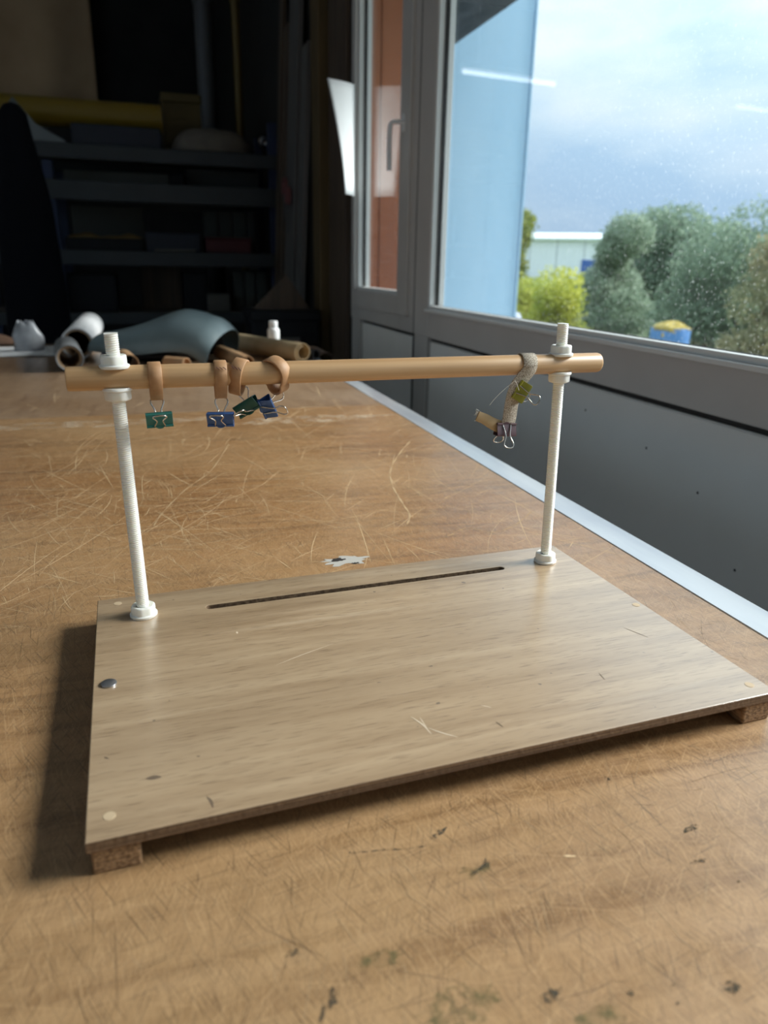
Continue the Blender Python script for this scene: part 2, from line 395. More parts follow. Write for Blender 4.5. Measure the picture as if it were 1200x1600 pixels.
# big window
fb = B()
box(fb, (XW, yb1, ZR), (XO, ym, ZT+.07), .002); box(fb, (XW, YN, ZR), (XO, yb1, ZG-.012), .002)
box(fb, (XW, YN, ZT), (XO, yb1, ZT+.07), .002); box(fb, (XW, YN, ZG-.012), (XO, YN+.07, ZT), .002)
w1 = struct('window_1', fb, 'frame_grey')
for nm, lo, hi, mt in (
    ('pane', (GX0, YN+.07, ZG), (GX1, yb1-.008, ZT), 'window_glass'),
    ('glazing_bead', (XW+.004, YN+.07, ZG-.012), (GX0-.002, yb1, ZG), 'frame_bead'),
    ('glazing_bead', (XW+.003, yb1-.008, ZG), (GX0-.003, yb1, ZT), 'frame_bead'),
    ('glazing_bead', (GX1+.002, yb1-.008, ZG), (XO-.003, yb1, ZT), 'frame_bead'),
    ('gasket', (GX0-.0030, yb1-.013, ZG), (GX0, yb1, ZT), 'gasket'),
    ('gasket', (GX1, yb1-.012, ZG), (GX1+.002, yb1, ZT), 'gasket'),
    ('gasket', (GX0-.002, YN+.07, ZG-.011), (GX0, yb1-.01, ZG+.0012), 'gasket'),
    ('groove', (XW-.0006, ym-.003, FZ), (XW+.002, ym+.002, ZT), 'gasket'),
    ('sill_lip', (XW-.010, YN+.05, ZG-.018), (XW+.004, yb1+.004, ZG-.010), 'frame_bead')):
    struct(nm, box(B(), lo, hi, .0008 if nm in ('glazing_bead', 'sill_lip') else 0), mt, w1)
# casement
cb = B()
box(cb, (XW, yc1, ZR), (XO, ye, ZT+.07), .002); box(cb, (XW, ym, ZR), (XO, yc0, ZT+.07), .002)
box(cb, (XW, yc0, ZR), (XO, yc1, ZGC-.01), .002); box(cb, (XW, yc0, ZT), (XO, yc1, ZT+.07), .002)
w2 = struct('window_2', cb, 'frame_grey')
yst = ym + .35*(yc0-ym)
for nm, lo, hi, mt in (
    ('pane', (GX0, yc0, ZGC), (GX1, yc1-.008, ZT), 'window_glass'),
    ('glazing_bead', (XW+.003, yc1-.008, ZGC), (GX0-.003, yc1, ZT), 'frame_bead'),
    ('glazing_bead', (GX1+.002, yc1-.008, ZGC), (XO-.003, yc1, ZT), 'frame_bead'),
    ('glazing_bead', (XW+.004, yc0, ZGC-.010), (GX0-.002, yc1, ZGC), 'frame_bead'),
    ('gasket', (GX0-.003, yc1-.014, ZGC), (GX0, yc1, ZT), 'gasket'),
    ('gasket', (GX1, yc1-.012, ZGC), (GX1+.002, yc1, ZT), 'gasket'),
    ('sash_stile', (XW-.012, yst, ZGC-.075), (XW+.004, yc0+.004, ZT+.03), 'frame_grey'),
    ('sash_rail', (XW-.012, yc0+.0045, ZGC-.075), (XW+.004, yc1+.0035, ZGC-.012), 'frame_grey'),
    ('sash_stile', (XW-.012, yc1+.004, ZGC-.075), (XW+.004, yc1+.05, ZT+.03), 'frame_grey')):
    struct(nm, box(B(), lo, hi, .0015 if 'sash' in nm else 0), mt, w2)
# casement handle: plate and lever
hy = at_x(637, 190, XW).y - .004
hz1 = at_x(637, 178, XW).z; hz0 = at_x(637, 206, XW).z
hd = struct('handle', box(B(), (XW-.018, hy-.012, hz0), (XW-.011, hy+.012, hz1), .003, 2), 'handle_grey', w2)
hb = B(); zc = (hz0+hz1)/2
hp = smoothpath([(XW-.016, hy, zc), (XW-.040, hy, zc), (XW-.052, hy+.004, zc-.004), (XW-.056, hy+.006, zc-.022), (XW-.056, hy+.010, zc-.07), (XW-.054, hy+.012, zc-.135)], 5)
strap(hb, hp, (0,1,0), .021, .011); struct('handle_lever', hb, 'handle_grey', hd, smooth=True, angle=35)
# lower part: mullions, bottom rail, panels with a dark joint round each
lw = B()
yp1 = at_x(664, 560, XW).y; yp2 = at_x(642, 560, XW).y; yp3 = at_x(561, 510, XW).y
lf = struct('trim_2', box(lw, (XW+.004, yp1, FZ), (XO, yp2, ZR)), 'frame_grey')
struct('stile', box(B(), (XW+.004, yp3, FZ), (XO, ye, ZR)), 'frame_grey', lf)
for a, b_ in ((YN, yp1), (yp2, yp3)):
    struct('panel', box(B(), (XW+.012, a+.008, FZ), (XO-.006, b_-.008, ZR-.012), .003), 'panel_grey', lf)
    struct('joint', box(B(), (XW+.020, a, FZ), (XO, b_, ZR)), 'gasket', lf)
# screw holes and specks on the panels
for px, py in ((915, 641), (1148, 891), (744, 518), (1010, 700), (1090, 770)):
    q = at_x(px, py, XW+.012)
    struct('screw_head', lathe(B(), [(0, .0006), (.0022, .0004), (.0026, -.001)], 10, Matrix.Translation((XW+.012, q.y, q.z)) @ Matrix.Rotation(-PI/2, 4, 'Y')), 'gasket', lf)

# ================================================================== OUTSIDE
GZ = -1.05
vmat('grass_ground', (.09,.13,.04), (.17,.22,.08), .9, 1.5); vmat('blue_cladding', (.42,.66,.86), (.47,.70,.89), .6, 3, (1,1,.3))
vmat('rust_panel', (.27,.075,.027), (.40,.125,.048), .7, 3, (3,3,.4)); vmat('canopy_dark', (.012,.013,.016), (.055,.057,.064), .7, 9, (1,.4,1))
mat('warehouse_white', (.86,.88,.92), .6); mat('roof_white', (.80,.86,.88), .5); mat('door_blue', (.05,.13,.42), .5); mat('seam_grey', (.42,.47,.50), .6)
vmat('barrel_blue', (.05,.17,.42), (.08,.22,.50), .5, 6); vmat('moss', (.24,.18,.03), (.42,.30,.06), .9, 30, bump=.5); mat('leaf_litter', (.60,.40,.06), .7)
mat('pale_plastic', (.25,.28,.36), .5); mat('bark', (.10,.075,.05), .9)
struct('ground', box(B(), (XO+.01, -60, GZ-.2), (160, 140, GZ)), 'grass_ground')
vmat('bounce_pale', (.42,.42,.40), (.52,.51,.49), .85, 2)
struct('floor_bounce', box(B(), (XO+.012, -12, GZ), (7.0, 4.55, GZ+.03)), 'bounce_pale')  # unseen pale slab, added to bounce light up onto the blue wall
# blue-clad wing at right angles to the window wall
YW = 4.6
xr = at_y(819, 260, YW).x
wing = thing('building_wing', 'pale blue clad side wall standing outside the big window', 'building', (XO+.03, YW, GZ))
def wing_box(nm, lo, hi, mt, par=wing): return obj(nm, box(B(), Vector(lo)-Vector((XO+.03, YW, GZ)), Vector(hi)-Vector((XO+.03, YW, GZ))), mt, par)
for i in range(6):
    a = XO+.03 + (xr-XO-.03)*i/6; b_ = XO+.03 + (xr-XO-.03)*(i+1)/6 - (.0006 if i < 5 else 0)
    wing_box('cladding_panel', (a, YW, GZ), (b_, YW+.08, 4.2), 'blue_cladding')
wing_box('wall_core', (XO+.03, YW+.085, GZ), (xr-.02, YW+1.6, 4.2), 'wall_plaster')
wing_box('corner_trim', (xr, YW-.012, GZ), (xr+.012, YW+.09, 4.2), 'blue_cladding')
# dark canopy beam; its unseen near run is added to dim the table's left
p = at_y(707, 68, YW-.1)
can = thing('canopy_beam', 'dark weathered canopy beam jutting out above the blue side wall', 'beam', (p.x, YW-.02, p.z))
obj('beam', box(B(), (-.55, -7.1, .12), (.0, 0, .9), .01), mat('canopy_black', (.004,.004,.005), .8, spec=.1), can)
obj('fascia_strip', box(B(), (-.50, -7.1, 0), (.03, 0, .115), .012), 'canopy_dark', can)
# rust-red door leaf standing open outside the casement
dl = thing('door_leaf', 'rust-red timber door leaf standing outside the narrow casement', 'door', (XO+.03, 3.28, GZ))
for i in range(3): obj('board', box(B(), (.0+.105*i, 0, 0), (.102+.105*i, .03, 3.6), .003), 'rust_panel', dl)
obj('ledge', box(B(), (0, .032, .3), (.31, .055, .42)), 'rust_panel', dl)

def pol(az, d, z): a = math.radians(az); return Vector((d*math.sin(a), d*math.cos(a), z))
# white warehouse far behind the bushes
dW = 95; c0 = pol(24, dW, GZ); c1 = pol(37.5, dW, GZ); ux = (c1-c0).normalized(); Lw = (c1-c0).length
wh = thing('warehouse', 'white metal warehouse with pale roof far beyond the bushes', 'building', c0, (0,0,math.atan2(ux.y, ux.x)))
nP = 7
for i in range(nP): obj('wall_panel', box(B(), (Lw*i/nP+.04, 0, 0), (Lw*(i+1)/nP-.04, .3, 4.55)), 'warehouse_white', wh)
obj('wall_backing', box(B(), (0, .2, 0), (Lw, 14, 4.5)), 'seam_grey', wh)
rb = B(); prism(rb, [(-.5, 4.55), (-.5, 4.75), (7, 5.6), (15, 4.75), (15, 4.55)], 'x', -.4, Lw+.4); obj('roof', rb, 'roof_white', wh)
dx = Lw*.60
obj('loading_door', box(B(), (dx-.85, -.12, .25), (dx+.85, .1, 2.35)), 'door_blue', wh)

# bushes, shrubs and the tree: each is a trunk and a crown of leaves
def leaf_mat(name, cs, rough=.7):
    m = mat(name, cs[1], rough, spec=.25); b = NB(m)
    g = b.n('ShaderNodeNewGeometry'); nz = b.noise(sc=.9, det=3)
    a = b.ramp(g.outputs['Random Per Island'], [(0, cs[0]), (.6, cs[1]), (1, cs[2])])
    b.color(b.mix(b.ramp(nz, [(.42, 0.0), (.66, .75)]), a, cs[3])); 
    tl = b.n('ShaderNodeBsdfTranslucent'); b.l(b.b.inputs['Base Color'].links[0].from_socket, tl.inputs['Color']); mx = b.n('ShaderNodeMixShader'); mx.inputs[0].default_value = .42
    o_ = b.t.nodes['Material Output']; b.l(b.b.outputs[0], mx.inputs[1]); b.l(tl.outputs[0], mx.inputs[2]); b.l(mx.outputs[0], o_.inputs['Surface'])
leaf_mat('leaf_hedge', [(.19,.25,.17),(.29,.37,.26),(.43,.51,.39),(.33,.40,.30)])
leaf_mat('leaf_dark', [(.155,.215,.15),(.235,.31,.215),(.36,.45,.33),(.275,.355,.26)])
leaf_mat('leaf_yellow', [(.36,.38,.05),(.58,.58,.10),(.75,.72,.18),(.42,.50,.10)])
leaf_mat('leaf_tree', [(.14,.18,.035),(.26,.30,.06),(.42,.42,.12),(.20,.25,.07)])
leaf_mat('leaf_rust', [(.24,.24,.14),(.36,.34,.20),(.48,.39,.22),(.30,.34,.20)])
import numpy as np
rng = np.random.default_rng(5)
def crown(blobs, n, size, name, material, parent):
    """n leaves spread over the shells of ellipsoid clumps (centre, radii)"""
    vol = np.array([b[1][0]*b[1][2] for b in blobs]); vol = vol/vol.sum()
    idx = rng.choice(len(blobs), n, p=vol)
    cen = np.array([b[0] for b in blobs])[idx]; rad = np.array([b[1] for b in blobs])[idx]
    d = rng.normal(size=(n,3)); d /= np.linalg.norm(d, axis=1)[:,None]
    r = 1 - .45*rng.random(n)**1.6 + .30*rng.random(n)**6
    P = cen + rad*d*r[:,None]
    P[:,2] = np.maximum(P[:,2], .03)
    u = rng.normal(size=(n,3)); u /= np.linalg.norm(u, axis=1)[:,None]
    v = np.cross(u, rng.normal(size=(n,3))); v /= np.linalg.norm(v, axis=1)[:,None]
    s = size*(.6+.8*rng.random(n))[:,None]
    V = np.stack([P-u*s, P+v*s*.45, P+u*s, P-v*s*.45], 1).reshape(-1,3)
    me = bpy.data.meshes.new(name); me.vertices.add(4*n); me.vertices.foreach_set('co', V.ravel())
    me.loops.add(4*n); me.loops.foreach_set('vertex_index', np.arange(4*n, dtype=np.int32))
    me.polygons.add(n); me.polygons.foreach_set('loop_start', np.arange(0, 4*n, 4, dtype=np.int32))
    me.update(calc_edges=True)
    return obj(name, me, material, parent)
def bush(name, label, cat, base, blobs, n, size, mt, group=None, stems=5):
    t = thing(name, label, cat, base, group=group)
    crown(blobs, n, size, 'foliage', mt, t)
    bm = B()
    for k in range(stems):
        b = random.choice(blobs)[0]; a = Vector((random.uniform(-.15,.15), random.uniform(-.15,.15), 0))
        tube(bm, smoothpath([a, a+Vector((b[0]*.3, b[1]*.3, b[2]*.5)), Vector(b)*1.0], 3), [.03-.002*i for i in range(7)], 5)
    obj('stem', bm, 'bark', t)
    return t
def clumps(wd, dp, ht, n, r0=.35, r1=.6, peak=0.0):
    o = []
    for i in range(n):
        x = random.uniform(-wd/2, wd/2); env = ht*(1-.55*abs(2*(x-peak)/wd)**2.2)
        z = random.uniform(.15, 1)*env*.85; r = random.uniform(r0, r1)
        o.append(((x, random.uniform(-dp/2, dp/2), max(z, r*.5)), (r, r, r*.8)))
    return o
def rotb(bl, a): ca, sa = math.cos(a), math.sin(a); return [((x*ca-y*sa, x*sa+y*ca, z), r) for (x,y,z), r in bl]
BG = 'bushes beyond the window'
def hb_(az, d, wd, dp, ht, n, mt, label, leaves=9000, size=.05, r0=.35, r1=.6, name='leafy_bush', cat='bush', grp=BG):
    return bush(name, label, cat, pol(az, d, GZ), rotb(clumps(wd, dp, ht, n, r0, r1), -math.radians(az)), leaves, size, mt, grp)
hb_(34.0, 13.6, 1.0, .9, 2.3, 20, 'leaf_hedge', 'rounded grey-green bush beside the warehouse with twiggy top', 26000, .032, .26, .44)
hb_(38.2, 15.9, 1.6, 1.0, 3.05, 40, 'leaf_dark', 'dark green bush standing behind the blue barrel', 36000, .04, .38, .62)
hb_(41.6, 11.7, 1.2, 1.0, 2.55, 44, 'leaf_dark', 'tallest dark bush rising to a peak against the sky', 32000, .032, .3, .5)
hb_(44.6, 9.9, .5, .5, 2.0, 14, 'leaf_rust', 'bush with brownish leaves in front of the tallest bush', 12000, .03, .25, .4)
hb_(47.2, 15.0, 1.4, .9, 3.1, 30, 'leaf_hedge', 'broad grey-green bush beyond the brownish-leaved one', 22000, .034, .3, .5)
hb_(44.4, 8.9, 1.0, .4, .40, 14, 'leaf_tree', 'low light green weeds to the right of the blue barrel', 9000, .035, .15, .25, 'weed_clump', 'weeds')
hb_(27.7, 12.5, .6, .5, 1.38, 18, 'leaf_yellow', 'yellow-green flowering shrub next to the blue side wall', 12000, .032, .2, .34, 'flowering_shrub', 'shrub')
hb_(30.4, 10.6, .62, .42, 1.30, 22, 'leaf_yellow', 'yellow-green flowering shrub growing up to the grey-green bush', 12000, .032, .2, .34, 'flowering_shrub', 'shrub')
t = thing('slender_tree', 'slender yellow-green tree peeping out beside the blue side wall', 'tree', pol(26.75, 17, GZ))
crown([((random.uniform(-.28,.28), random.uniform(-.3,.3), z), (.32,.32,.28)) for z in [.7+.14*i for i in range(12)]], 7000, .06, 'foliage', 'leaf_tree', t)
obj('trunk', tube(B(), [(0,0,0),(0.02,0,1.2),(0,0,2.3)], [.06,.05,.02], 6), 'bark', t)
# tall twigs and ivory stems over the hedge
# blue barrel with a mossy top
bp = pol(38.25, 8.6, GZ); br = .205; bt = .279-.0675*8.6 - GZ
bl = thing('blue_barrel', 'blue plastic barrel with a mossy top on the grass', 'barrel', bp)
pr = [(0,0),(br*.94,0),(br,.02),(br*1.0,bt*.3),(br*1.035,bt*.31),(br*1.035,bt*.35),(br,bt*.36),(br,bt*.66),(br*1.035,bt*.67),(br*1.035,bt*.71),(br,bt*.72),(br,bt-.02),(br*.97,bt),(br*.90,bt),(br*.88,bt-.04),(0,bt-.04)]
obj('barrel_body', lathe(B(), pr, 28), 'barrel_blue', bl, True, angle=40)
ms = B(); lathe(ms, [(0,bt+.065),(br*.4,bt+.055),(br*.75,bt+.025),(br*.98,bt-.005),(br*.9,bt-.035)], 22)
for v in ms.verts: v.co += Vector((random.uniform(-.02,.02), random.uniform(-.02,.02), random.uniform(-.018,.012)))
obj('moss_cap', ms, 'moss', bl, True)
lm = B()
for k in range(10):
    a = PI*1.28+random.uniform(-.35,.35); q = Vector((math.cos(a)*br*1.03, math.sin(a)*br*1.03, bt-random.uniform(-.02,.07)))
    s = .03; lm.faces.new([lm.verts.new(q+Vector((random.uniform(-s,s), -.004*k/10, random.uniform(-s,s)))) for _ in range(3)])
obj('yellow_leaf', lm, 'leaf_litter', bl)['kind'] = 'stuff'
# pale bundle at the foot of the wing corner
q = at_y(814, 492, YW+1.2)
pb = B(); lathe(pb, [(0,.0),(.20,.02),(.24,.15),(.2,.5),(.14,.8),(.06,q.z-GZ-.02),(0,q.z-GZ+.02)], 12)
for v in pb.verts: v.co += Vector((random.uniform(-.02,.02), random.uniform(-.02,.02), random.uniform(-.02,.02)))
tag(obj('plastic_bundle', pb, 'pale_plastic', None, True, (q.x+.06, q.y+.3, GZ)), 'pale bluish plastic bundle behind the corner of the blue side wall', 'bundle')

# ================================================================== WORK TABLE
TX0, TX1, TY0, TY1, YS = -1.15, .4915, -.75, 2.80, 1.458
tb = thing('work_table', 'large scratched wooden work table with a metal edge strip beside the window', 'table', (0, 0, FZ))
def tpart(nm, lo, hi, mt, bev=.0): 
    o = obj(nm, box(B(), lo, hi, bev), mt, tb); o.location = (0,0,-FZ); return o
tpart('tabletop', (TX0, TY0, -.04), (.452, YS-.0008, 0), 'table_near', .0006)
tpart('tabletop', (TX0, YS+.0050, -.0405), (.452, TY1, -.0006), 'table_far', .0006)
tpart('joint_gap', (TX0, YS-.0006, -.039), (.452, YS+.0048, -.0045), 'hole_dark')
tpart('edge_strip', (.4525, TY0, -.042), (TX1, YS-.0008, .0003), 'edge_strip', .0012)
tpart('edge_strip', (.4525, YS+.0008, -.042), (TX1, TY1, -.0004), 'edge_strip', .0012)
for x in (TX0+.08, TX1-.10):
    for y in (TY0+.12, 1.0, TY1-.15): tpart('leg', (x-.035, y-.035, FZ), (x+.035, y+.035, -.12), 'table_steel', .003)
for x in (TX0+.08, TX1-.10): tpart('side_rail', (x-.02, TY0+.05, -.12), (x+.02, TY1-.05, -.0425), 'table_steel')
for y in (TY0+.12, 1.0, TY1-.15): tpart('cross_rail', (TX0+.10, y-.02, -.115), (TX1-.12, y+.02, -.0425), 'table_steel')

def ribbons(nm, n, mt, seed, region, lmin, lmax, w0, w1, zz, angs=None, curve=.5):
    rd = random.Random(seed); bm = B()
    for i in range(n):
        x = rd.uniform(region[0], region[1]); y = rd.uniform(region[2], region[3])
        a = rd.uniform(0, PI) if not angs else rd.gauss(rd.choice(angs), .22)
        ln = lmin + (lmax-lmin)*rd.random()**2.2; k = 6; cv = rd.gauss(0, curve)*min(ln, .12); wd = rd.uniform(w0, w1)
        pts = []
        for j in range(k+1):
            pts.append((x, y, a)); a += cv; x += math.cos(a)*ln/k; y += math.sin(a)*ln/k
        L_, R_ = [], []
        for j, (px, py, pa) in enumerate(pts):
            ww = wd*(math.sin(PI*(j+.4)/(k+.8)))*.5; nx, ny = -math.sin(pa)*ww, math.cos(pa)*ww
            cx = min(px, .4515)
            L_.append(bm.verts.new((cx+nx, py+ny, zz+i*1e-9))); R_.append(bm.verts.new((cx-nx, py-ny, zz+i*1e-9)))
        for j in range(k): bm.faces.new((L_[j], R_[j], R_[j+1], L_[j+1]))
    o = obj(nm, bm, mt, tb); o.location = (0,0,-FZ); o['kind'] = 'stuff'; return o
ribbons('scratch_marks', 900, 'scratch_pale', 3, (-.40,.45,.56,1.44), .02, .24, .00022, .00065, .00012, None, .35)
ribbons('scratch_marks', 260, 'scratch_pale', 13, (-.28,.05,.58,.95), .01, .09, .0002, .0006, .00013, None, .6)
ribbons('scratch_marks', 900, 'scratch_soft', 4, (-.25,.45,.15,.62), .006, .05, .00010, .00028, .00012, [1.2, 1.6, 2.1, .15])
ribbons('scratch_marks', 700, 'scratch_dark', 5, (-.15,.45,.15,.60), .004, .040, .00008, .00024, .00014, [1.1, 1.5, 2.0, .1])
ribbons('scratch_marks', 60, 'scratch_pale', 6, (-.5,.45,1.47,2.0), .03, .25, .0005, .0013, -.00045)
def decal(nm, poly, mt, z=.00016, parent=tb):
    bm = B(); bm.faces.new([bm.verts.new((x, y, z)) for x, y in poly]); o = obj(nm, bm, mt, parent); o.location = (0,0,-FZ); return o
def blotch(nm, px, py, rx, ry, mt, z=.00016, n=26, jag=.3, seed=0, rot=0):
    """irregular mark on the table, drawn round a pixel; radii in metres"""
    rd = random.Random(seed); c = at_z(px, py, 0); pts = []
    for k in range(n):
        a = 2*PI*k/n; s = 1 + rd.uniform(-jag, jag); u, v = math.cos(a)*rx*s, math.sin(a)*ry*s
        pts.append((c.x + u*math.cos(rot) - v*math.sin(rot), c.y + u*math.sin(rot) + v*math.cos(rot)))
    return decal(nm, pts, mt, z)
def trail(nm, pix, wd, mt, z=.00018):
    pts = smoothpath([at_z(px, py, 0) for px, py in pix], 6); bm = B(); T, _ = frames(pts); Lr = []
    for i, (p, t_) in enumerate(zip(pts, T)):
        n_ = Vector((-t_.y, t_.x, 0)).normalized()*wd*.5*(.6+.4*math.sin(i*1.7)); Lr.append((bm.verts.new((p.x+n_.x, p.y+n_.y, z)), bm.verts.new((p.x-n_.x, p.y-n_.y, z))))
    for a, b in zip(Lr, Lr[1:]): bm.faces.new((a[0], a[1], b[1], b[0]))
    o = obj(nm, bm, mt, tb); o.location = (0,0,-FZ); return o
blotch('filler_patch', 540, 876, .022, .011, 'filler', seed=1, jag=.35); blotch('knot_hole', 528, 875, .0065, .0045, 'hole_dark', .0002, seed=2, jag=.3)
blotch('knot_hole', 556, 880, .004, .002, 'hole_dark', .0002, seed=3, jag=.4)
trail('glue_trail', [(640,690),(622,712),(610,735),(614,760),(628,785),(640,805),(636,820)], .0034, 'glue_pale')
trail('glue_trail', [(357,695),(330,735),(290,765),(255,800),(240,822)], .0022, 'glue_pale')
trail('glue_trail', [(700,838),(730,825),(770,832),(805,820),(830,800)], .0018, 'glue_pale')
blotch('worn_band', 150, 662, .22, .030, 'worn_pale', .00011, 40, .2, 71); blotch('worn_band', 480, 655, .16, .030, 'worn_pale', .00011, 40, .25, 72)
blotch('pale_spot', 420, 644, .019, .028, 'glue_pale', seed=8, jag=.12)
for k_, (px, py, rx, ry) in enumerate(((720,1575,.018,.008), (940,1590,.010,.005), (590,1500,.010,.004), (745,1360,.008,.004))): blotch('green_stain', px, py, rx, ry, 'green_stain', .00017+k_*2e-6, 28, .3, 60+k_)
for sd_, (px, py, rx, ry, ro) in enumerate(((520,1560,.0030,.0012,1.3),(505,1585,.0032,.0008,1.2),(685,1302,.0036,.0011,.5),(745,1362,.0045,.0010,.4),(760,1350,.0022,.0010,1.2),(457,1491,.0022,.0011,.3),(860,1555,.0038,.0016,.3),(1092,1346,.0034,.0009,0),(1155,1378,.0009,.0007,0),(985,1552,.0011,.0008,0),(1054,1541,.0009,.0008,0),(1060,1568,.0008,.0006,0),(952,1217,.0010,.0007,.4),(890,1338,.0022,.0004,-.3),(1145,1545,.0026,.0018,.4),(1080,1295,.0035,.0012,.2))):
    blotch('ink_stain', px, py, rx*1.3, ry*1.35, 'ink_stain' if px != 890 else 'scratch_pale', .0002+sd_*1e-6, 16, .45, 20+sd_, ro)
trail('ink_stain', [(545,1333),(575,1331),(600,1328),(630,1327),(665,1322)], .0009, 'ink_stain')

# ================================================================== SEWING FRAME
BA = 0.036338; FL = Vector((-.04962, .29903, 0)); BW, BD = .42, .27218; Z0, Z1 = .0140, .0205
sf = thing('sewing_frame', 'wooden bookbinding sewing frame with white threaded posts and a dowel crossbar', 'frame', FL, (0,0,BA))
def loc(p): d = Vector(p)-FL; c, s = math.cos(-BA), math.sin(-BA); return Vector((d.x*c-d.y*s, d.x*s+d.y*c, d.z))
# board with slot
sa = loc(at_z(322, 949, Z1)); sb = loc(at_z(787, 887, Z1)); sw = .0034
def loop_pts():
    o = [(0,0),(BW,0),(BW,BD),(0,BD)]
    d = (sb-sa).normalized(); n_ = Vector((-d.y, d.x, 0)); a = sa + d*sw; b = sb - d*sw; i = []
    for k in range(9): an = PI/2 + PI*k/8; i.append(a + (d*math.cos(an)+n_*math.sin(an))*sw)
    for k in range(9): an = -PI/2 + PI*k/8; i.append(b + (d*math.cos(an)+n_*math.sin(an))*sw)
    return o, [(p.x, p.y) for p in i]
oc, ic = loop_pts()
bm = B(); cap = {}
for z in (Z0, Z1):
    es = []
    for lp, key in ((oc, 'o'), (ic, 'i')):
        vs = [bm.verts.new((x, y, z)) for x, y in lp]; cap[key, z] = vs
        es += [bm.edges.new((vs[k], vs[(k+1) % len(vs)])) for k in range(len(vs))]
    bmesh.ops.triangle_fill(bm, edges=es, use_beauty=True)
nf = set(bm.faces)
for key, mi in (('o', 1), ('i', 2)):
    a, b = cap[key, Z0], cap[key, Z1]; n = len(a)
    for k in range(n): bm.faces.new((a[k], a[(k+1) % n], b[(k+1) % n], b[k])).material_index = mi
bo = obj('base_board', bm, 'oak_veneer', sf)
bo.data.materials.append(MATS['ply_edge']); bo.data.materials.append(MATS['slot_raw'])
bv = bo.modifiers.new('edge', 'BEVEL'); bv.width = .0006; bv.segments = 2; bv.limit_method = 'ANGLE'
# wooden pegs flush in the corners
for px, py in ((184, 943), (171, 1275), (1171, 1070), (994, 945)):
    q = loc(at_z(px, py, Z1)); lt = lathe(B(), [(0,.00025),(.0030,.0002),(.0034,-.001)], 16, Matrix.Translation((q.x, q.y, Z1)))
    obj('peg', lt, 'peg_wood', bo)
def board_mark(nm, pix, wd, mt):
    pts = smoothpath([loc(at_z(px, py, Z1)) for px, py in pix], 3); bm = B(); T, _ = frames(pts); Lr = []
    for i, (p, t_) in enumerate(zip(pts, T)):
        n_ = Vector((-t_.y, t_.x, 0)).normalized()*wd*.5*math.sin(PI*(i+.5)/len(pts))
        Lr.append((bm.verts.new((p.x+n_.x, p.y+n_.y, Z1+.0001)), bm.verts.new((p.x-n_.x, p.y-n_.y, Z1+.0001))))
    for a, b in zip(Lr, Lr[1:]): bm.faces.new((a[0], a[1], b[1], b[0]))
    return obj(nm, bm, mt, bo)
mat('mark_pale', (.66,.54,.40), .5); mat('mark_dark', (.15,.105,.07), .7)
for pix, wd, mt in (([(642,1120),(660,1132),(674,1147)], .0011, 'mark_pale'), ([(668,1137),(690,1145),(716,1152)], .0009, 'mark_pale'), ([(656,1121),(668,1139)], .0006, 'mark_pale'), ([(936,1052),(945,1062)], .0007, 'mark_dark'), ([(975,981),(1013,996)], .0006, 'mark_dark'), ([(775,1128),(786,1136)], .0009, 'mark_dark'), ([(228,1217),(240,1215),(252,1214)], .0034, 'mark_dark'), ([(323,1245),(330,1252),(333,1262)], .0014, 'mark_dark'), ([(163,1183),(170,1186)], .0012, 'mark_dark'), ([(430,1040),(470,1024),(520,1006)], .0006, 'mark_pale'), ([(370,987),(371,990)], .0016, 'mark_pale'), ([(752,1102),(768,1106)], .0006, 'mark_pale')):
    board_mark('surface_mark', pix, wd, mt)
# battens under the left and right edges
for x0 in (.0018, BW-.0018-.0225):
    bb = box(B(), (x0, .0010, 0), (x0+.0225, BD-.001, Z0), .0012, 2)
    obj('batten_foot', bb, 'batten_pine', sf)
# threaded rods
def rod_mesh(bm, p0, p1, r=.0048, pitch=.0015, n=20):
    p0 = Vector(p0); p1 = Vector(p1); ax = (p1-p0); Lr = ax.length; ax.normalize()
    u = ax.orthogonal().normalized(); v = ax.cross(u); turns = Lr/pitch
    N = int(turns*n); prof = [(0, r-.0007), (.5, r)]
    rows = []
    for i in range(N+1):
        t = i/n; a = 2*PI*t; d = u*math.cos(a)+v*math.sin(a); base = p0 + ax*min(t*pitch, Lr)
        rows.append((bm.verts.new(base + d*(r-.00055)), bm.verts.new(base + ax*min(pitch*.5, Lr-min(t*pitch, Lr)) + d*r)))
    for i in range(N): bm.faces.new((rows[i][0], rows[i+1][0], rows[i+1][1], rows[i][1]))
    for i in range(N-n): bm.faces.new((rows[i][1], rows[i+1][1], rows[i+n+1][0], rows[i+n][0]))
    e = [rows[i][1] for i in range(N-n+1, N+1)]; 
    c = bm.verts.new(p1)
    for a_, b_ in zip(e, e[1:]+e[:1]): bm.faces.new((a_, b_, c))
    return bm
rb_ = [at_z(225, 961, Z1), at_z(851.5, 877, Z1)]
rt_ = [at_y(172.5, 520, rb_[0].y), at_y(880, 505, rb_[1].y)]
rods = []
for a, b in zip(rb_, rt_):
    a, b = loc(a), loc(b); a.z = Z1; rods.append((a, b))
    obj('threaded_rod', rod_mesh(B(), a, b), 'nylon', sf, True, angle=50)
def rod_at(k, z): a, b = rods[k]; t = (z-a.z)/(b.z-a.z); return a.lerp(b, t)
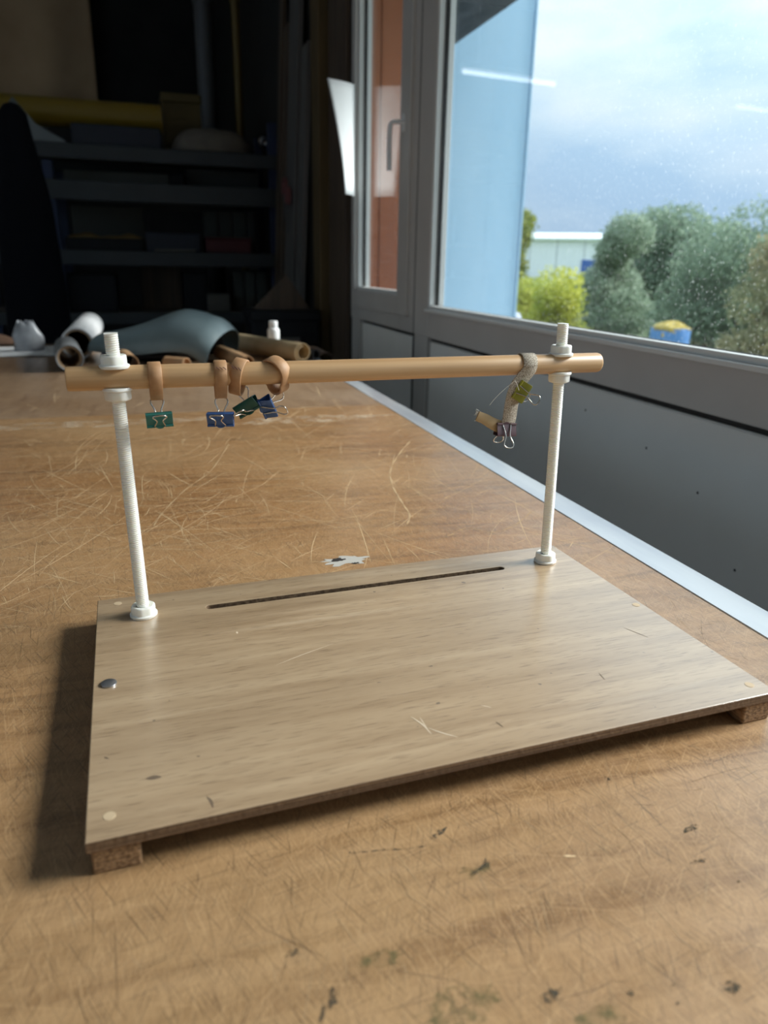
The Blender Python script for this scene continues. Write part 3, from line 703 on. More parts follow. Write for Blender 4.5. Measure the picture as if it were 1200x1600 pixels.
def nut_mesh(h=.0078, af=.0170, flip=False):
    """chamfered hexagon nut on a thin round flange"""
    bm = B(); rings = []; R0 = af/2/math.cos(PI/6); n = 48
    def rad(a): 
        k = (a % (PI/3)) - PI/6; return min(af/2/math.cos(k), af*.528)
    for z, f in ((.0012, 1.0), (h-.0011, 1.0), (h-.0004, .96), (h, .90)):
        rings.append([bm.verts.new((rad(2*PI*k/n)*f*math.cos(2*PI*k/n), rad(2*PI*k/n)*f*math.sin(2*PI*k/n), z)) for k in range(n)])
    rings.append([bm.verts.new((.0049*math.cos(2*PI*k/n), .0049*math.sin(2*PI*k/n), h-.0006)) for k in range(n)])
    for a, b in zip(rings, rings[1:]):
        for k in range(n): bm.faces.new((a[k], a[(k+1) % n], b[(k+1) % n], b[k]))
    bm.faces.new(rings[0][::-1])
    return bm
ZD = .2025; DR = .0083
for k in (0, 1):
    ax = (rods[k][1]-rods[k][0]).normalized(); q0 = Vector((0,0,1)).rotation_difference(ax)
    for z, up, ry in ((Z1+.0012, True, .2), (ZD+DR-.0006, True, .5), (ZD-DR+.0006, False, .1)):
        p = rod_at(k, z); ro = q0.to_matrix().to_4x4() @ (Matrix.Identity(4) if up else Matrix.Rotation(PI, 4, 'X')) @ Matrix.Rotation(ry+k*.4, 4, 'Z')
        M = Matrix.Translation(p) @ ro
        b = nut_mesh(); bmesh.ops.transform(b, matrix=M, verts=b.verts[:]); nu = obj('nut', b, 'nylon', sf, True, angle=28)
        wz = lathe(B(), [(.0050,-.0012),(.0098,-.0012),(.0102,-.0006),(.0102,.0008),(.0096,.0013),(.0050,.0013)], 32, M)
        obj('washer', wz, 'nylon', nu, True, angle=40)
# dowel through both rods
da = rod_at(0, ZD); db = rod_at(1, ZD)
ea = loc(at_y(103, 590.5, rb_[0].y)); eb = loc(at_y(938.5, 564, rb_[1].y))
dd = (db-da).normalized(); DA = da + dd*((ea-da).dot(dd)); DB = db + dd*((eb-db).dot(dd)); Ld = (DB-DA).length
prf = [(0,0),(DR-.0012,0),(DR-.0003,.0004),(DR,.0016),(DR,Ld*.33),(DR,Ld*.66),(DR,Ld-.0030),(DR-.0006,Ld-.0012),(DR-.0022,Ld),(0,Ld)]
dm = lathe(B(), prf, 32)
dow = obj('dowel', dm, 'dowel_wood', sf, True, angle=50)
# dowel's own z becomes the bar direction, so its grain runs along the bar
MATS['dowel_wood'].node_tree.nodes['Mapping'].inputs['Scale'].default_value = (60, 60, 1.5)
dow.rotation_euler = dd.to_track_quat('Z', 'X').to_euler(); dow.location = DA
# disc magnet lying near the left edge of the board
q = at_z(170, 1069, Z1)
tag(obj('disc_magnet', lathe(B(), [(0,0),(.0046,0),(.0049,.0003),(.0049,.0011),(.0045,.0014),(0,.0014)], 28), 'magnet_steel', None, True, (q.x, q.y, Z1), angle=40), 'small round steel magnet lying on the oak base board', 'magnet')

# ------------------------------------------------------------------ straps and clips on the dowel
dirw = Matrix.Rotation(BA, 3, 'Z') @ dd                    # bar direction in the world
def bar(px, py=None):
    """point on the bar's axis under a pixel column"""
    A = FL + Matrix.Rotation(BA, 3, 'Z') @ DA; Bb = FL + Matrix.Rotation(BA, 3, 'Z') @ DB
    lo, hi = 0., 1.
    for _ in range(40):
        t = (lo+hi)/2; P = A.lerp(Bb, t); d = P-CAM; x = 600 + FPX*d.dot(RT)/d.dot(FW)
        if x < px: lo = t
        else: hi = t
    return A.lerp(Bb, lo)
def loop_path(drop, rb=.0035, clear=.0011, n=20):
    """closed loop in the local y-z plane round the bar (axis at origin), hanging by drop below the axis"""
    R_ = DR+clear; pts = []
    for k in range(n+1): a = PI*k/n; pts.append(Vector((0, R_*math.cos(a), R_*math.sin(a))))
    zb = -drop+rb
    for k in range(1, 6): t = k/6; pts.append(Vector((0, -R_+(R_-rb)*t**1.6, zb*t)))
    for k in range(n//2+1): a = PI + PI*k/(n//2); pts.append(Vector((0, rb*math.cos(a), zb+rb*math.sin(a))))
    for k in range(1, 6): t = 1-k/6; pts.append(Vector((0, R_-(R_-rb)*t**1.6, zb*t)))
    return pts
def leather_loop(px, drop, label, tilt=0, yaw=0, w_=.0086, knot=True, clear=.0011):
    c = bar(px)
    t = thing('leather_loop', label, 'strap', c, (0, tilt, BA+yaw), 'leather loops on the dowel')
    obj('strap', strap(B(), loop_path(drop, .0035 if clear < .002 else .0065, clear), (1,0,0), w_, .0016, True), 'veg_tan', t, True, angle=50)
    if knot:
        s = B(); R_ = DR+.0024
        for k in range(3):
            a = PI*1.0 - .55 - .0; yy, zz = (R_+clear-.0011)*math.cos(a)-.0004, R_*math.sin(a)
            x = (-.28+.28*k)*w_
            tube(s, [(x-.0011, yy-.0002, zz+.0008), (x+.0003, yy-.0005, zz), (x+.0012, yy, zz-.0010)], .00028, 5)
        obj('stitching', s, 'stitch', t)
    return t
def clip_body(wd, h, dp):
    bm = B(); th = .00045
    # folded sheet: front jaw - spine - back jaw
    pr = [(-.0004,0),(-dp*.30,h*.55),(-dp*.47,h*.90),(-dp*.46,h*.985),(-dp*.40,h),(0,h*1.0),(dp*.40,h),(dp*.46,h*.985),(dp*.47,h*.90),(dp*.30,h*.55),(.0004,0)]
    strap(bm, [(0,y,z) for y,z in pr], (1,0,0), wd, th)
    # rolled lips: a curl at each end of each jaw and a rounded tongue in the middle
    for s in (-1, 1):
        for a, b in ((-wd/2, -wd*.20), (wd*.20, wd/2)):
            tube(bm, [(a, s*.0011, .0007), (b, s*.0011, .0007)], .00095, 8)
        g = [bm.verts.new((wd*.16*math.cos(PI+PI*k/8), s*.0007, .0006+.0017*math.sin(PI+PI*k/8))) for k in range(9)]
        g2 = [bm.verts.new((v.co.x, s*.0012, v.co.z)) for v in g]
        bm.faces.new(g); bm.faces.new(g2[::-1])
        for k in range(9): bm.faces.new((g[k], g[(k+1) % 9], g2[(k+1) % 9], g2[k]))
    return bm
def clip_handle(wd, side, ang, Lh=None):
    """wire handle hinged at a jaw; ang = 0 lies along the face towards the spine, 90 stands straight out"""
    Lh = Lh or .0205; R_ = .00052
    c = [(-.36,0.0),(-.22,0.0),(-.205,.03),(-.17,.18),(-.125,.36),(-.115,.52),(-.17,.66),(-.235,.78),(-.24,.89),(-.17,.97),(0,1.0)]
    c = c + [(-x, y) for x, y in c[-2::-1]]
    pts = []
    for x, y in c: pts.append(Vector((x*wd, 0, y*Lh)))
    pts = smoothpath(pts, 4)
    M = Matrix.Translation((0, side*.0011, .0007)) @ Matrix.Rotation(-side*math.radians(ang), 4, 'X')
    return tube(B(), [M @ p for p in pts], R_, 6)
def clip(label, col, pos, rot, wd=.0180, h=.0098, dp=.0082, af=58, ab=26, grp='binder clips on the sewing frame'):
    """pos: middle of the jaws; front is -y"""
    t = thing('binder_clip', label, 'clip', pos, (0,0,0), grp)
    t.rotation_euler = rot.to_euler() if isinstance(rot, Matrix) else rot
    obj('clip_body', clip_body(wd, h, dp), col, t, True, angle=35)
    for s, a in ((-1, af), (1, ab)):
        obj('wire_handle', clip_handle(wd, s, a), 'nickel', t, True)['label'] = 'bare metal wire handle'
    return t
def toward(px, py, P):
    """the point on the pixel's ray at the same depth (y) as P"""
    return at_y(px, py, P.y)
RY = lambda a: Matrix.Rotation(math.radians(a), 3, 'Y')
RX = lambda a: Matrix.Rotation(math.radians(a), 3, 'X')
RZ = lambda a: Matrix.Rotation(math.radians(a), 3, 'Z')
DROP = .0160
leather_loop(242, DROP, 'upright tan leather loop holding the teal clip', 0, .02, knot=False)
leather_loop(344, DROP+.0006, 'upright tan leather loop holding the blue clip with a flat front', .02, -.05)
leather_loop(374, .0150, 'slanting tan leather loop holding the dark green clip', .22, -.45, .0088, True, .0022)
leather_loop(430, .0155, 'widely tilted tan leather loop holding the blue clip turned sideways', -.28, .62, .0098, False, .0026)
P = toward(250.5, 667, bar(250)-Vector((0,.008,0))); clip('teal green binder clip hanging upright from a leather loop', 'clip_teal', P, RZ(2) @ RY(-2))
P = toward(345.5, 666, bar(345)-Vector((0,.008,0))); clip('blue binder clip hanging upright and facing forward from a leather loop', 'clip_blue', P, RZ(-14) @ RY(-1), wd=.0188)
P = toward(392, 645, bar(385)); clip('dark green binder clip slanting sideways between two blue clips', 'clip_green', P, RZ(-28) @ RY(-32), wd=.0182, af=80, ab=26)
P = toward(408, 640, bar(425)); clip('blue binder clip turned sideways with its wire handle sticking out', 'clip_blue', P, RX(26) @ RY(68), wd=.0168, af=30, ab=26)

# linen tape over the bar with two clips
c = bar(820)
def W(px, py, dy=0): p = at_y(px, py, c.y+dy); return p
R2 = DR+.0009
tp = thing('linen_tape', 'frayed natural linen tape looped over the dowel near the right post', 'tape', c, (0,0,0))
u = dirw; fr_ = Vector((u.y, -u.x, 0)).normalized()      # towards the camera
path, wds = [], []
for k in range(17):
    a = math.radians(-40 + 240*k/16)          # from back-bottom over the top to the front
    path.append(c - fr_*R2*math.cos(a) + Vector((0,0,R2*math.sin(a))) + u*(.001*math.sin(a))); wds.append(u)
front = [(812, 597, -.0072), (804, 612, -.0075), (799, 632, -.0060), (796, 652, -.0050), (792, 668, -.0045)]
for (px, py, dy), wdv in zip(front, (u, u*.9+Vector((0,0,-.35)), u+Vector((0,0,-.12)), u, u)):
    path.append(W(px, py, dy)); wds.append(wdv)
path = [p-c for p in path]
k = 4; sp = smoothpath(path, k); sw_ = []
for i in range(len(path)-1):
    for j in range(k): sw_.append(Vector(wds[i]).lerp(Vector(wds[i+1]), j/k))
sw_.append(Vector(wds[-1]))
obj('tape', strap(B(), sp, sw_, .0128, .0009), 'linen', tp, True, angle=50)
tail = [W(793,668,-.0040), W(782,667,-.0035), W(770,662,-.004), W(758,655,-.005), W(746,650,-.006)]
obj('tape_tail', strap(B(), smoothpath([p-c for p in tail], 4), Vector((.1,0,1)), [.0115-.0002*i for i in range(17)], .0016), 'linen_tan', tp, True, angle=50)
fb_ = B()
for k in range(9):
    a = W(747, 650, -.006)-c + Vector((random.uniform(-.0008,.0008), random.uniform(-.0008,.0008), random.uniform(-.0045,.0045)))
    tube(fb_, [a, a+Vector((-.0018-random.random()*.002, random.uniform(-.001,.001), random.uniform(-.0015,.0018)))], .00018, 4)
obj('fray', fb_, 'thread_white', tp)['kind'] = 'stuff'
obj('loose_thread', tube(B(), smoothpath([W(811,610,-.011)-c, W(806,597,-.011)-c, W(802,597,-.0105)-c, W(784,612,-.010)-c, W(772,624,-.010)-c, W(765,633,-.010)-c], 5), .00024, 5), 'thread_white', tp)
P = W(807, 607, -.0080); clip('olive green binder clip gripping the linen tape below the dowel', 'clip_olive', P, RY(122) @ RX(4), wd=.0165, h=.0098, dp=.0082, af=29, ab=26)
P = W(791, 661, -.0045); clip('dark maroon binder clip at the lower end of the linen tape', 'clip_maroon', P, RZ(4) @ RY(4) @ RX(180), wd=.0182, h=.0105, dp=.0080, af=27, ab=26)

# ================================================================== THINGS AT THE FAR END OF THE TABLE
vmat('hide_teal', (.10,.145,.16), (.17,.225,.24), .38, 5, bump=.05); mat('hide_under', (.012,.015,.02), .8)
mat('paper_white', (.72,.73,.74), .7); vmat('cardboard', (.32,.21,.12), (.40,.27,.16), .8, 20); mat('hollow', (.006,.005,.005), .9)
vmat('kraft', (.46,.34,.19), (.58,.44,.26), .6, 6, (1,4,1)); vmat('tan_hide', (.42,.24,.12), (.56,.35,.19), .55, 6); vmat('grey_cloth', (.16,.165,.17), (.24,.245,.25), .8, 12)
mat('bottle_white', (.82,.84,.84), .35); mat('black_hide', (.018,.019,.022), .4); vmat('bag_film', (.30,.31,.33), (.50,.52,.55), .18, 18, bump=.6)
vmat('brown_hide', (.10,.055,.035), (.17,.10,.065), .6, 8)
def hollow_roll(name, label, cat, a, b, r, t, mt, inner, layers=1, grp=None, flare=0):
    """open tube from a (near end) to b, lying on the table"""
    a = Vector(a); b = Vector(b); d = b-a; L_ = d.length
    th = thing(name, label, cat, a, group=grp); th.rotation_euler = d.to_track_quat('Z', 'Y').to_euler()
    obj('outer_layer', lathe(B(), [(r-t,.002),(r-t*.3,0),(r,.0015),(r*(1-flare*.02),L_*.5),(r,L_),(r-t,L_),(r-t,.002)], 32), mt, th, True, angle=40)
    if inner:
        ri = r-t-.001
        obj('inner_tube', lathe(B(), [(ri-.004,.006),(ri,.005),(ri,L_-.004),(ri-.004,L_-.004),(ri-.004,.006)], 28), inner, th, True, angle=40)
    return th
def ontable(px, py, r): p = at_z(px, py, 0); return Vector((p.x, p.y, r))
# cardboard tube with its end facing the table front
r1 = .034
A = at_z(109, 560, r1+.001)
hollow_roll('cardboard_tube', 'cardboard tube wrapped in grey cloth with its open end showing', 'tube', A, A+Vector((-.03,.24,0)), r1, .0035, 'grey_cloth', 'cardboard')
# white paper roll lying beyond it
r2 = .046; A = at_z(121, 537, r2+.001); A2 = at_z(141, 508, r2+.001)
hollow_roll('paper_roll', 'white paper roll lying behind the cardboard tube', 'roll', A, A2, r2, .006, 'paper_white', 'cardboard')
# dark teal hide draped in a loose arch
HY = 2.30; hx0, hx1 = at_y(150, 560, HY-.1).x, at_y(352, 560, HY-.1).x; HXC = (hx0+hx1)/2
def hide(u, v):
    x = hx0 + (hx1-hx0)*u + .02*math.sin(3*v)
    H = .050 + .075*math.sin(min(u*1.35, 1)*PI/2)**1.4 - .030*max(0, u-.62)/.38
    a = PI*((1.05+.12*u)*v) - .05-.22*u
    y = HY - (.13+.02*u)*math.cos(a) + .03*(1-u)
    z = .010 + .022*(1-v) + H*max(0, math.sin(a))**.8 + .004*math.sin(9*u+4*v)
    if v < .15: z -= .010*math.sin(u*7)*(1-v/.15)
    curl = max(0, u-.86)/.14
    return (x + .05*math.sin(a)*(u-.2) - .02*curl*math.sin(a), y, max(z - .02*curl**2, .003))
hd_ = thing('leather_hide', 'dark teal leather hide draped in a loose arch over the rolls', 'leather', (HXC, HY, 0)); hd_.rotation_euler = (0,0,-.38)
ho = obj('hide', sheet(B(), hide, 36, 30, .0025), 'hide_teal', hd_, True, angle=60); ho.location = (-HXC,-HY,0)
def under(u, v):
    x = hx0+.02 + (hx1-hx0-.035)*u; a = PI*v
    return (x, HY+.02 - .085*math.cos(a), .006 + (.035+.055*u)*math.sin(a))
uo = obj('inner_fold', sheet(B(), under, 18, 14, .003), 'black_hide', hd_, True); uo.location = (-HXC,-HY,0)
# rolled tan hides in front
def lying_roll(name, label, cat, pa, pb, r, mt, grp=None, turns=1.6, zb=0):
    """rolled sheet (spiral section) between two table points"""
    a = Vector((pa.x, pa.y, zb)); b = Vector((pb.x, pb.y, zb)); d = (b-a); L_ = d.length; d.normalize(); n_ = Vector((-d.y, d.x, 0))
    th = thing(name, label, cat, a, group=grp)
    def f(u, v):
        ang = -PI*.5 + 2*PI*turns*v; rr = r*(1-.42*v)
        return d*L_*u + n_*rr*math.cos(ang) + Vector((0,0, r+rr*math.sin(ang)+.002))
    obj('rolled_sheet', sheet(B(), f, 6, int(34*turns), .0018), mt, th, True, angle=60)
    return th
lying_roll('kraft_roll', 'long tan kraft roll lying towards the window side of the table', 'roll', at_z(474, 568, 0), at_z(352, 545, 0), .030, 'kraft', 'rolls on the table', 1.5)
lying_roll('black_leather_roll', 'black leather roll tucked beside the long kraft roll', 'roll', at_z(486, 566, 0)+Vector((.02,.02,0)), at_z(486, 566, 0)+Vector((-.10,.26,0)), .017, 'black_hide', 'rolls on the table', 1.4)
lying_roll('leather_roll', 'orange-tan leather roll lying right of the teal hide', 'roll', at_z(388, 582, 0), at_z(345, 562, 0), .022, 'tan_hide', 'rolls on the table', 1.5)
lying_roll('leather_roll', 'orange-tan leather roll showing under the middle of the teal hide', 'roll', at_z(293, 583, 0), at_z(262, 580, 0), .020, 'tan_hide', 'rolls on the table', 1.4)
lying_roll('leather_roll', 'pale tan leather roll under the left side of the teal hide', 'roll', at_z(205, 588, 0), at_z(196, 578, 0), .028, 'tan_hide', 'rolls on the table', 1.4)
# white bottle
p = at_z(428, 541, 0)
bt_ = thing('bottle', 'small white plastic bottle standing behind the kraft roll', 'bottle', (p.x, p.y, 0))
obj('bottle_body', lathe(B(), [(0,.001),(.019,.001),(.021,.004),(.021,.055),(.018,.062),(.0125,.065),(.0125,.068)], 24), 'bottle_white', bt_, True, angle=40)
obj('bottle_cap', lathe(B(), [(.012,.066),(.0150,.067),(.0150,.084),(.0135,.087),(0,.087)], 24), 'bottle_white', bt_, True, angle=40)
# strip of grey-brown leather trailing off beside the bottle
pa = at_z(442, 547, 0); pb = at_z(492, 562, 0)
dv = (pb-pa); nv_ = Vector((-dv.y, dv.x, 0)).normalized()
tag(obj('leather_offcut', sheet(B(), lambda u, v: pa + dv*u + nv_*(.05*(v-.1)) + Vector((.03,.05,.006+.016*math.sin(PI*v)*(1-.3*u)+.003*math.sin(12*u))), 12, 8, .002), 'brown_hide', None, True), 'thin grey-brown leather offcut trailing beside the white bottle', 'leather')
# clear plastic bag, white sheet and brown offcut at the left
p = at_z(46, 549, 0)
def bagf(u, v):
    a = 2*PI*u; pin = 1-.5*max(0, v-.55)/.45
    return (p.x + .044*math.cos(a)*pin*(1+.1*math.sin(3*a+5*v)), p.y + .026*math.sin(a)*pin, .003 + .088*v + .006*math.sin(5*a)*v)
tag(obj('plastic_bag', sheet(B(), bagf, 26, 10, .0008), 'bag_film', None, True), 'crumpled clear plastic bag on the white paper sheet', 'bag')
s0 = at_z(-30, 560, 0); s1 = at_z(88, 556, 0)
tag(obj('paper_sheet', sheet(B(), lambda u, v: (s0.x+(s1.x-s0.x)*u, s0.y+.02+.28*v, .0012+.003*math.sin(3*u)*u), 12, 4, .0006), 'paper_white'), 'flat white paper sheet lying under the plastic bag', 'paper')
p2 = at_z(-5, 548, 0)
tag(obj('leather_scrap', sheet(B(), lambda u, v: (p2.x-.10+.17*u, p2.y+.14+.14*v, .006+.03*math.sin(PI*v)*math.sin(PI*min(1,u+.2))), 10, 8, .002), 'brown_hide', None, True), 'brown leather scrap heaped behind the plastic bag', 'leather')

# curled paper on the casement frame
pz0, pz1 = .529, .909; yp_ = 2.855
def paperf(u, v):
    z = pz0 + (pz1-pz0)*v; reach = .058 + .062*v**1.5
    s = u
    return (XW-.0135 - reach*s**1.15, yp_+.095 - .085*s - .02*math.sin(PI*s)*.3 + .02*v*s, z)
tag(obj('paper_notice', sheet(B(), paperf, 10, 10, .0006), 'paper_white', None, True), 'white paper sheet curling off the far stile of the casement', 'paper')

# ================================================================== DARK END OF THE WORKSHOP
YSH = 4.5
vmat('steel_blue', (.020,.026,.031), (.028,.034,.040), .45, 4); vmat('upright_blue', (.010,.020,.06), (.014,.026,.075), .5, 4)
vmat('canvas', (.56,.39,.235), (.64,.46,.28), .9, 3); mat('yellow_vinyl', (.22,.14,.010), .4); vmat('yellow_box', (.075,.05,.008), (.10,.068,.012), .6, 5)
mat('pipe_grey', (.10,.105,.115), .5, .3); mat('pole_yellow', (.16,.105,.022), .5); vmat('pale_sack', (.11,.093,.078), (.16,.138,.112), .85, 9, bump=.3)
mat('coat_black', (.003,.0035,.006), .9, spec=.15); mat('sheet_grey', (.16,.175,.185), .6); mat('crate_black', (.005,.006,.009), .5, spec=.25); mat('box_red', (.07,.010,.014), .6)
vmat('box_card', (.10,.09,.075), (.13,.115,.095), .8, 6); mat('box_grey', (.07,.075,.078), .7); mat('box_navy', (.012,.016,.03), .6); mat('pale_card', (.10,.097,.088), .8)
mat('tool_pink', (.16,.05,.05), .6); mat('bright_steel', (.75,.8,.9), .12, 1.0); mat('binder_grey', (.075,.085,.08), .6); mat('ochre_cloth', (.22,.14,.05), .8)
def pxbox(px0, py0, px1, py1, Y, dp, pad=0):
    """box whose front face fills a pixel rectangle at depth Y"""
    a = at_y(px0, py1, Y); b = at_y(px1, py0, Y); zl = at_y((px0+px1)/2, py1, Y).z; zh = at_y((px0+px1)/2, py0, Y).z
    return (a.x, Y, zl), (b.x, Y+dp, zh)
# shelving rack
lx = at_y(-60, 400, YSH).x; rx = at_y(438, 400, YSH).x; SD = .62
rack = thing('shelving_rack', 'tall steel storage rack with blue-grey beams in the dark back of the workshop', 'shelf', ((lx+rx)/2, YSH, FZ))
ox = (lx+rx)/2
def rk(nm, lo, hi, mt, bev=0): return obj(nm, box(B(), (lo[0]-ox, lo[1]-YSH, lo[2]-FZ), (hi[0]-ox, hi[1]-YSH, hi[2]-FZ), bev), mt, rack)
for x in (lx, rx-.05):
    for y in (YSH+.005, YSH+SD-.055): rk('upright', (x, y, FZ), (x+.05, y+.05, 1.02), 'upright_blue', .003)
xm = at_y(95, 350, YSH+SD).x
for y in (YSH+.005, YSH+SD-.055): rk('upright', (xm, y, FZ), (xm+.05, y+.05, at_y(95, 240, YSH).z-.03), 'upright_blue', .003)
SH = []
for pt, pbm in ((233, 256), (288, 318), (393, 416), (488, 506)):
    zt = at_y(255, pt, YSH).z; zb = at_y(255, pbm, YSH).z; SH.append(zt)
    rk('beam', (lx, YSH-.02, zb), (rx, YSH+.004, zt), 'steel_blue', .003); rk('beam', (lx, YSH+SD-.004, zb), (rx, YSH+SD+.02, zt), 'steel_blue', .003)
    rk('shelf_board', (lx+.052, YSH+.006, zt-.02), (rx-.052, YSH+SD-.006, zt-.001), 'box_card')
zl_ = -.62; rk('shelf_board', (lx+.052, YSH+.006, zl_-.02), (rx-.052, YSH+SD-.006, zl_), 'box_card')
rk('beam', (lx, YSH-.02, zl_-.06), (rx, YSH+.004, zl_), 'steel_blue', .003)
def onshelf(name, label, cat, px0, px1, py_top, shelf, mt, dp=.3, inset=.03, lid=None, grp='boxes on the rack'):
    zt = at_y((px0+px1)/2, py_top, YSH+inset).z; a = at_y(px0, py_top, YSH+inset).x; b = at_y(px1, py_top, YSH+inset).x
    z0 = SH[shelf] if shelf is not None else zl_
    t = thing(name, label, cat, ((a+b)/2, YSH+inset, z0), group=grp); hw = (b-a)/2; hh = zt-z0
    obj('box_body', box(B(), (-hw, 0, 0), (hw, dp, hh*(.86 if lid else 1)), .004), mt, t)
    if lid: obj('box_lid', box(B(), (-hw-.006, -.006, hh*.86), (hw+.006, dp+.006, hh), .004), lid, t)
    else: obj('end_panel', box(B(), (-hw*.82, -.004, hh*.12), (hw*.82, .0, hh*.88)), mt, t)
    return t
# top shelf: yellow roll, yellow box, pale sack, flat stock
onshelf('flat_stock', 'dark stack of flat leather on the top shelf under the yellow roll', 'leather', 110, 250, 196, 0, 'box_navy', .5, .05)
zr = at_y(120, 170, YSH+.05); ra = (at_y(120, 146, YSH+.05).z - at_y(120, 194, YSH+.05).z)/2
zc_ = SH[0] + (at_y(166, 196, YSH+.05).z - SH[0]) + ra + .002
yr = thing('yellow_roll', 'long yellow vinyl roll lying along the top of the rack', 'roll', (-1.3, YSH+.22, zc_))
xr_ = at_y(252, 175, YSH+.2).x
M_ = Matrix.Rotation(PI/2, 4, 'Y')
obj('roll_body', lathe(B(), [(0,0),(ra*.25,0),(ra*.25,.004),(ra,.004),(ra,xr_+1.3),(ra*.2,xr_+1.3),(0,xr_+1.29)], 28, M_), 'yellow_vinyl', yr, True, angle=40)
onshelf('yellow_carton', 'square yellow carton standing beside the end of the yellow roll', 'box', 252, 312, 146, 0, 'yellow_box', .28, .31, 'yellow_box')
zs = SH[0]; sx0 = at_y(271, 240, YSH).x; sx1 = at_y(400, 240, YSH).x; zh = at_y(335, 202, YSH+.05).z-zs
def sackf(u, v):
    a = 2*PI*u; r_ = math.cos(v*PI/2)**.55
    return ((sx0+sx1)/2 + (sx1-sx0)/2*math.cos(a)*r_*(1+.05*math.sin(5*a)), YSH+.12+.12*math.sin(a)*r_, zs+.003 + zh*math.sin(v*PI/2)**1.05*(1+.05*math.sin(4*a+2)))
tag(obj('pale_sack', sheet(B(), sackf, 32, 12, .003), 'pale_sack', None, True), 'pale rounded sack sitting on the top shelf of the rack', 'sack')
q = at_y(411, 221, YSH+.32)
sl_ = thing('chrome_lamp', 'shiny metal lamp head catching light at the end of the top shelf', 'lamp', (q.x, YSH+.32, SH[0]))
obj('base', lathe(B(), [(0,0),(.045,0),(.045,.012),(.008,.02)], 20), 'crate_black', sl_, True, angle=40)
obj('stem', tube(B(), [(0,0,.015),(0,0,q.z-SH[0]-.02)], .006, 8), 'crate_black', sl_, True)
obj('lamp_head', lathe(B(), [(0,.04),(.018,.035),(.034,0),(.038,-.05),(.033,-.05),(.03,0),(0,.03)], 20, Matrix.Translation((0,0,q.z-SH[0])) @ Matrix.Rotation(-.6, 4, 'Y') @ Matrix.Rotation(-1.0, 4, 'X')), 'bright_steel', sl_, True, angle=40)
# second and third shelf
onshelf('parts_tray', 'black tray filled with ochre scraps on the third shelf', 'tray', 101, 222, 372, 2, 'crate_black', .4, .02)
q0 = at_y(104, 360, YSH+.06).x; q1 = at_y(222, 360, YSH+.06).x; zt_ = at_y(160, 372, YSH+.02).z
tag(obj('ochre_scraps', sheet(B(), lambda u, v: (q0+(q1-q0)*u, YSH+.06+.3*v, zt_+.004+.035*math.sin(PI*v)**.6*(.55+.3*math.sin(9*u)+.15*math.sin(23*u+4*v))*math.sin(PI*min(1,max(0,u)))**.3), 40, 8, .003), 'ochre_cloth', None, True), 'heap of ochre leather scraps in the black tray', 'leather')
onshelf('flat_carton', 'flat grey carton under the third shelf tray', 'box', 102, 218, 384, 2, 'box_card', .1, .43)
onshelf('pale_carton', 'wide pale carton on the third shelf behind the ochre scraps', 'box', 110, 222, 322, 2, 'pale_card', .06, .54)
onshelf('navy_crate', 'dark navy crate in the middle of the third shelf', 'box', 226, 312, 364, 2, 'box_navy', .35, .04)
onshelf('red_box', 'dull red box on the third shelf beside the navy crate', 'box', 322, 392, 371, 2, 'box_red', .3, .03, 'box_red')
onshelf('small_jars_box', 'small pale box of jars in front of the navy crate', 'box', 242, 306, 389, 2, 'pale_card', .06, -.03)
for k, (a, b, mt) in enumerate(((318, 340, 'binder_grey'), (341, 362, 'pale_card'), (363, 384, 'binder_grey'), (385, 398, 'box_grey'))):
    onshelf('ring_binder', ('wide grey ring binder next to the navy crate', 'pale ring binder between two grey binders', 'wide grey ring binder between the pale and the narrow one', 'narrow grey ring binder at the end of the row')[k], 'binder', a, b, 330, 2, mt, .07, .40, None, 'ring binders on the rack')
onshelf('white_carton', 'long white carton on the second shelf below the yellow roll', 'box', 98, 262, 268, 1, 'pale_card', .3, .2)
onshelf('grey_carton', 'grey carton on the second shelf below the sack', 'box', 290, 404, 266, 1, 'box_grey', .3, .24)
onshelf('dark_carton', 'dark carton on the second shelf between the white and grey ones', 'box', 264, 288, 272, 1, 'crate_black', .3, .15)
# lowest visible bay
onshelf('black_bin', 'black bin at the left of the lowest bay', 'box', 102, 180, 428, 3, 'crate_black', .4, .06)
onshelf('leaning_sheets', 'brown sheets standing upright in the lowest bay', 'card', 218, 282, 416, 3, 'plank_brown', .08, .3)
onshelf('dark_machine', 'dark machine case in the middle of the lowest bay', 'case', 286, 322, 426, 3, 'crate_black', .3, .1)
onshelf('white_box', 'small white box in the lowest bay near the black crates', 'box', 324, 360, 460, 3, 'pale_card', .2, .06)
for k, (a, b) in enumerate(((364, 380), (382, 398), (400, 416))):
    onshelf('grey_folder', 'greenish grey folder standing at the right of the lowest bay', 'folder', a, b, 424, 3, 'binder_grey', .22, .2, None, 'folders in the lowest bay')
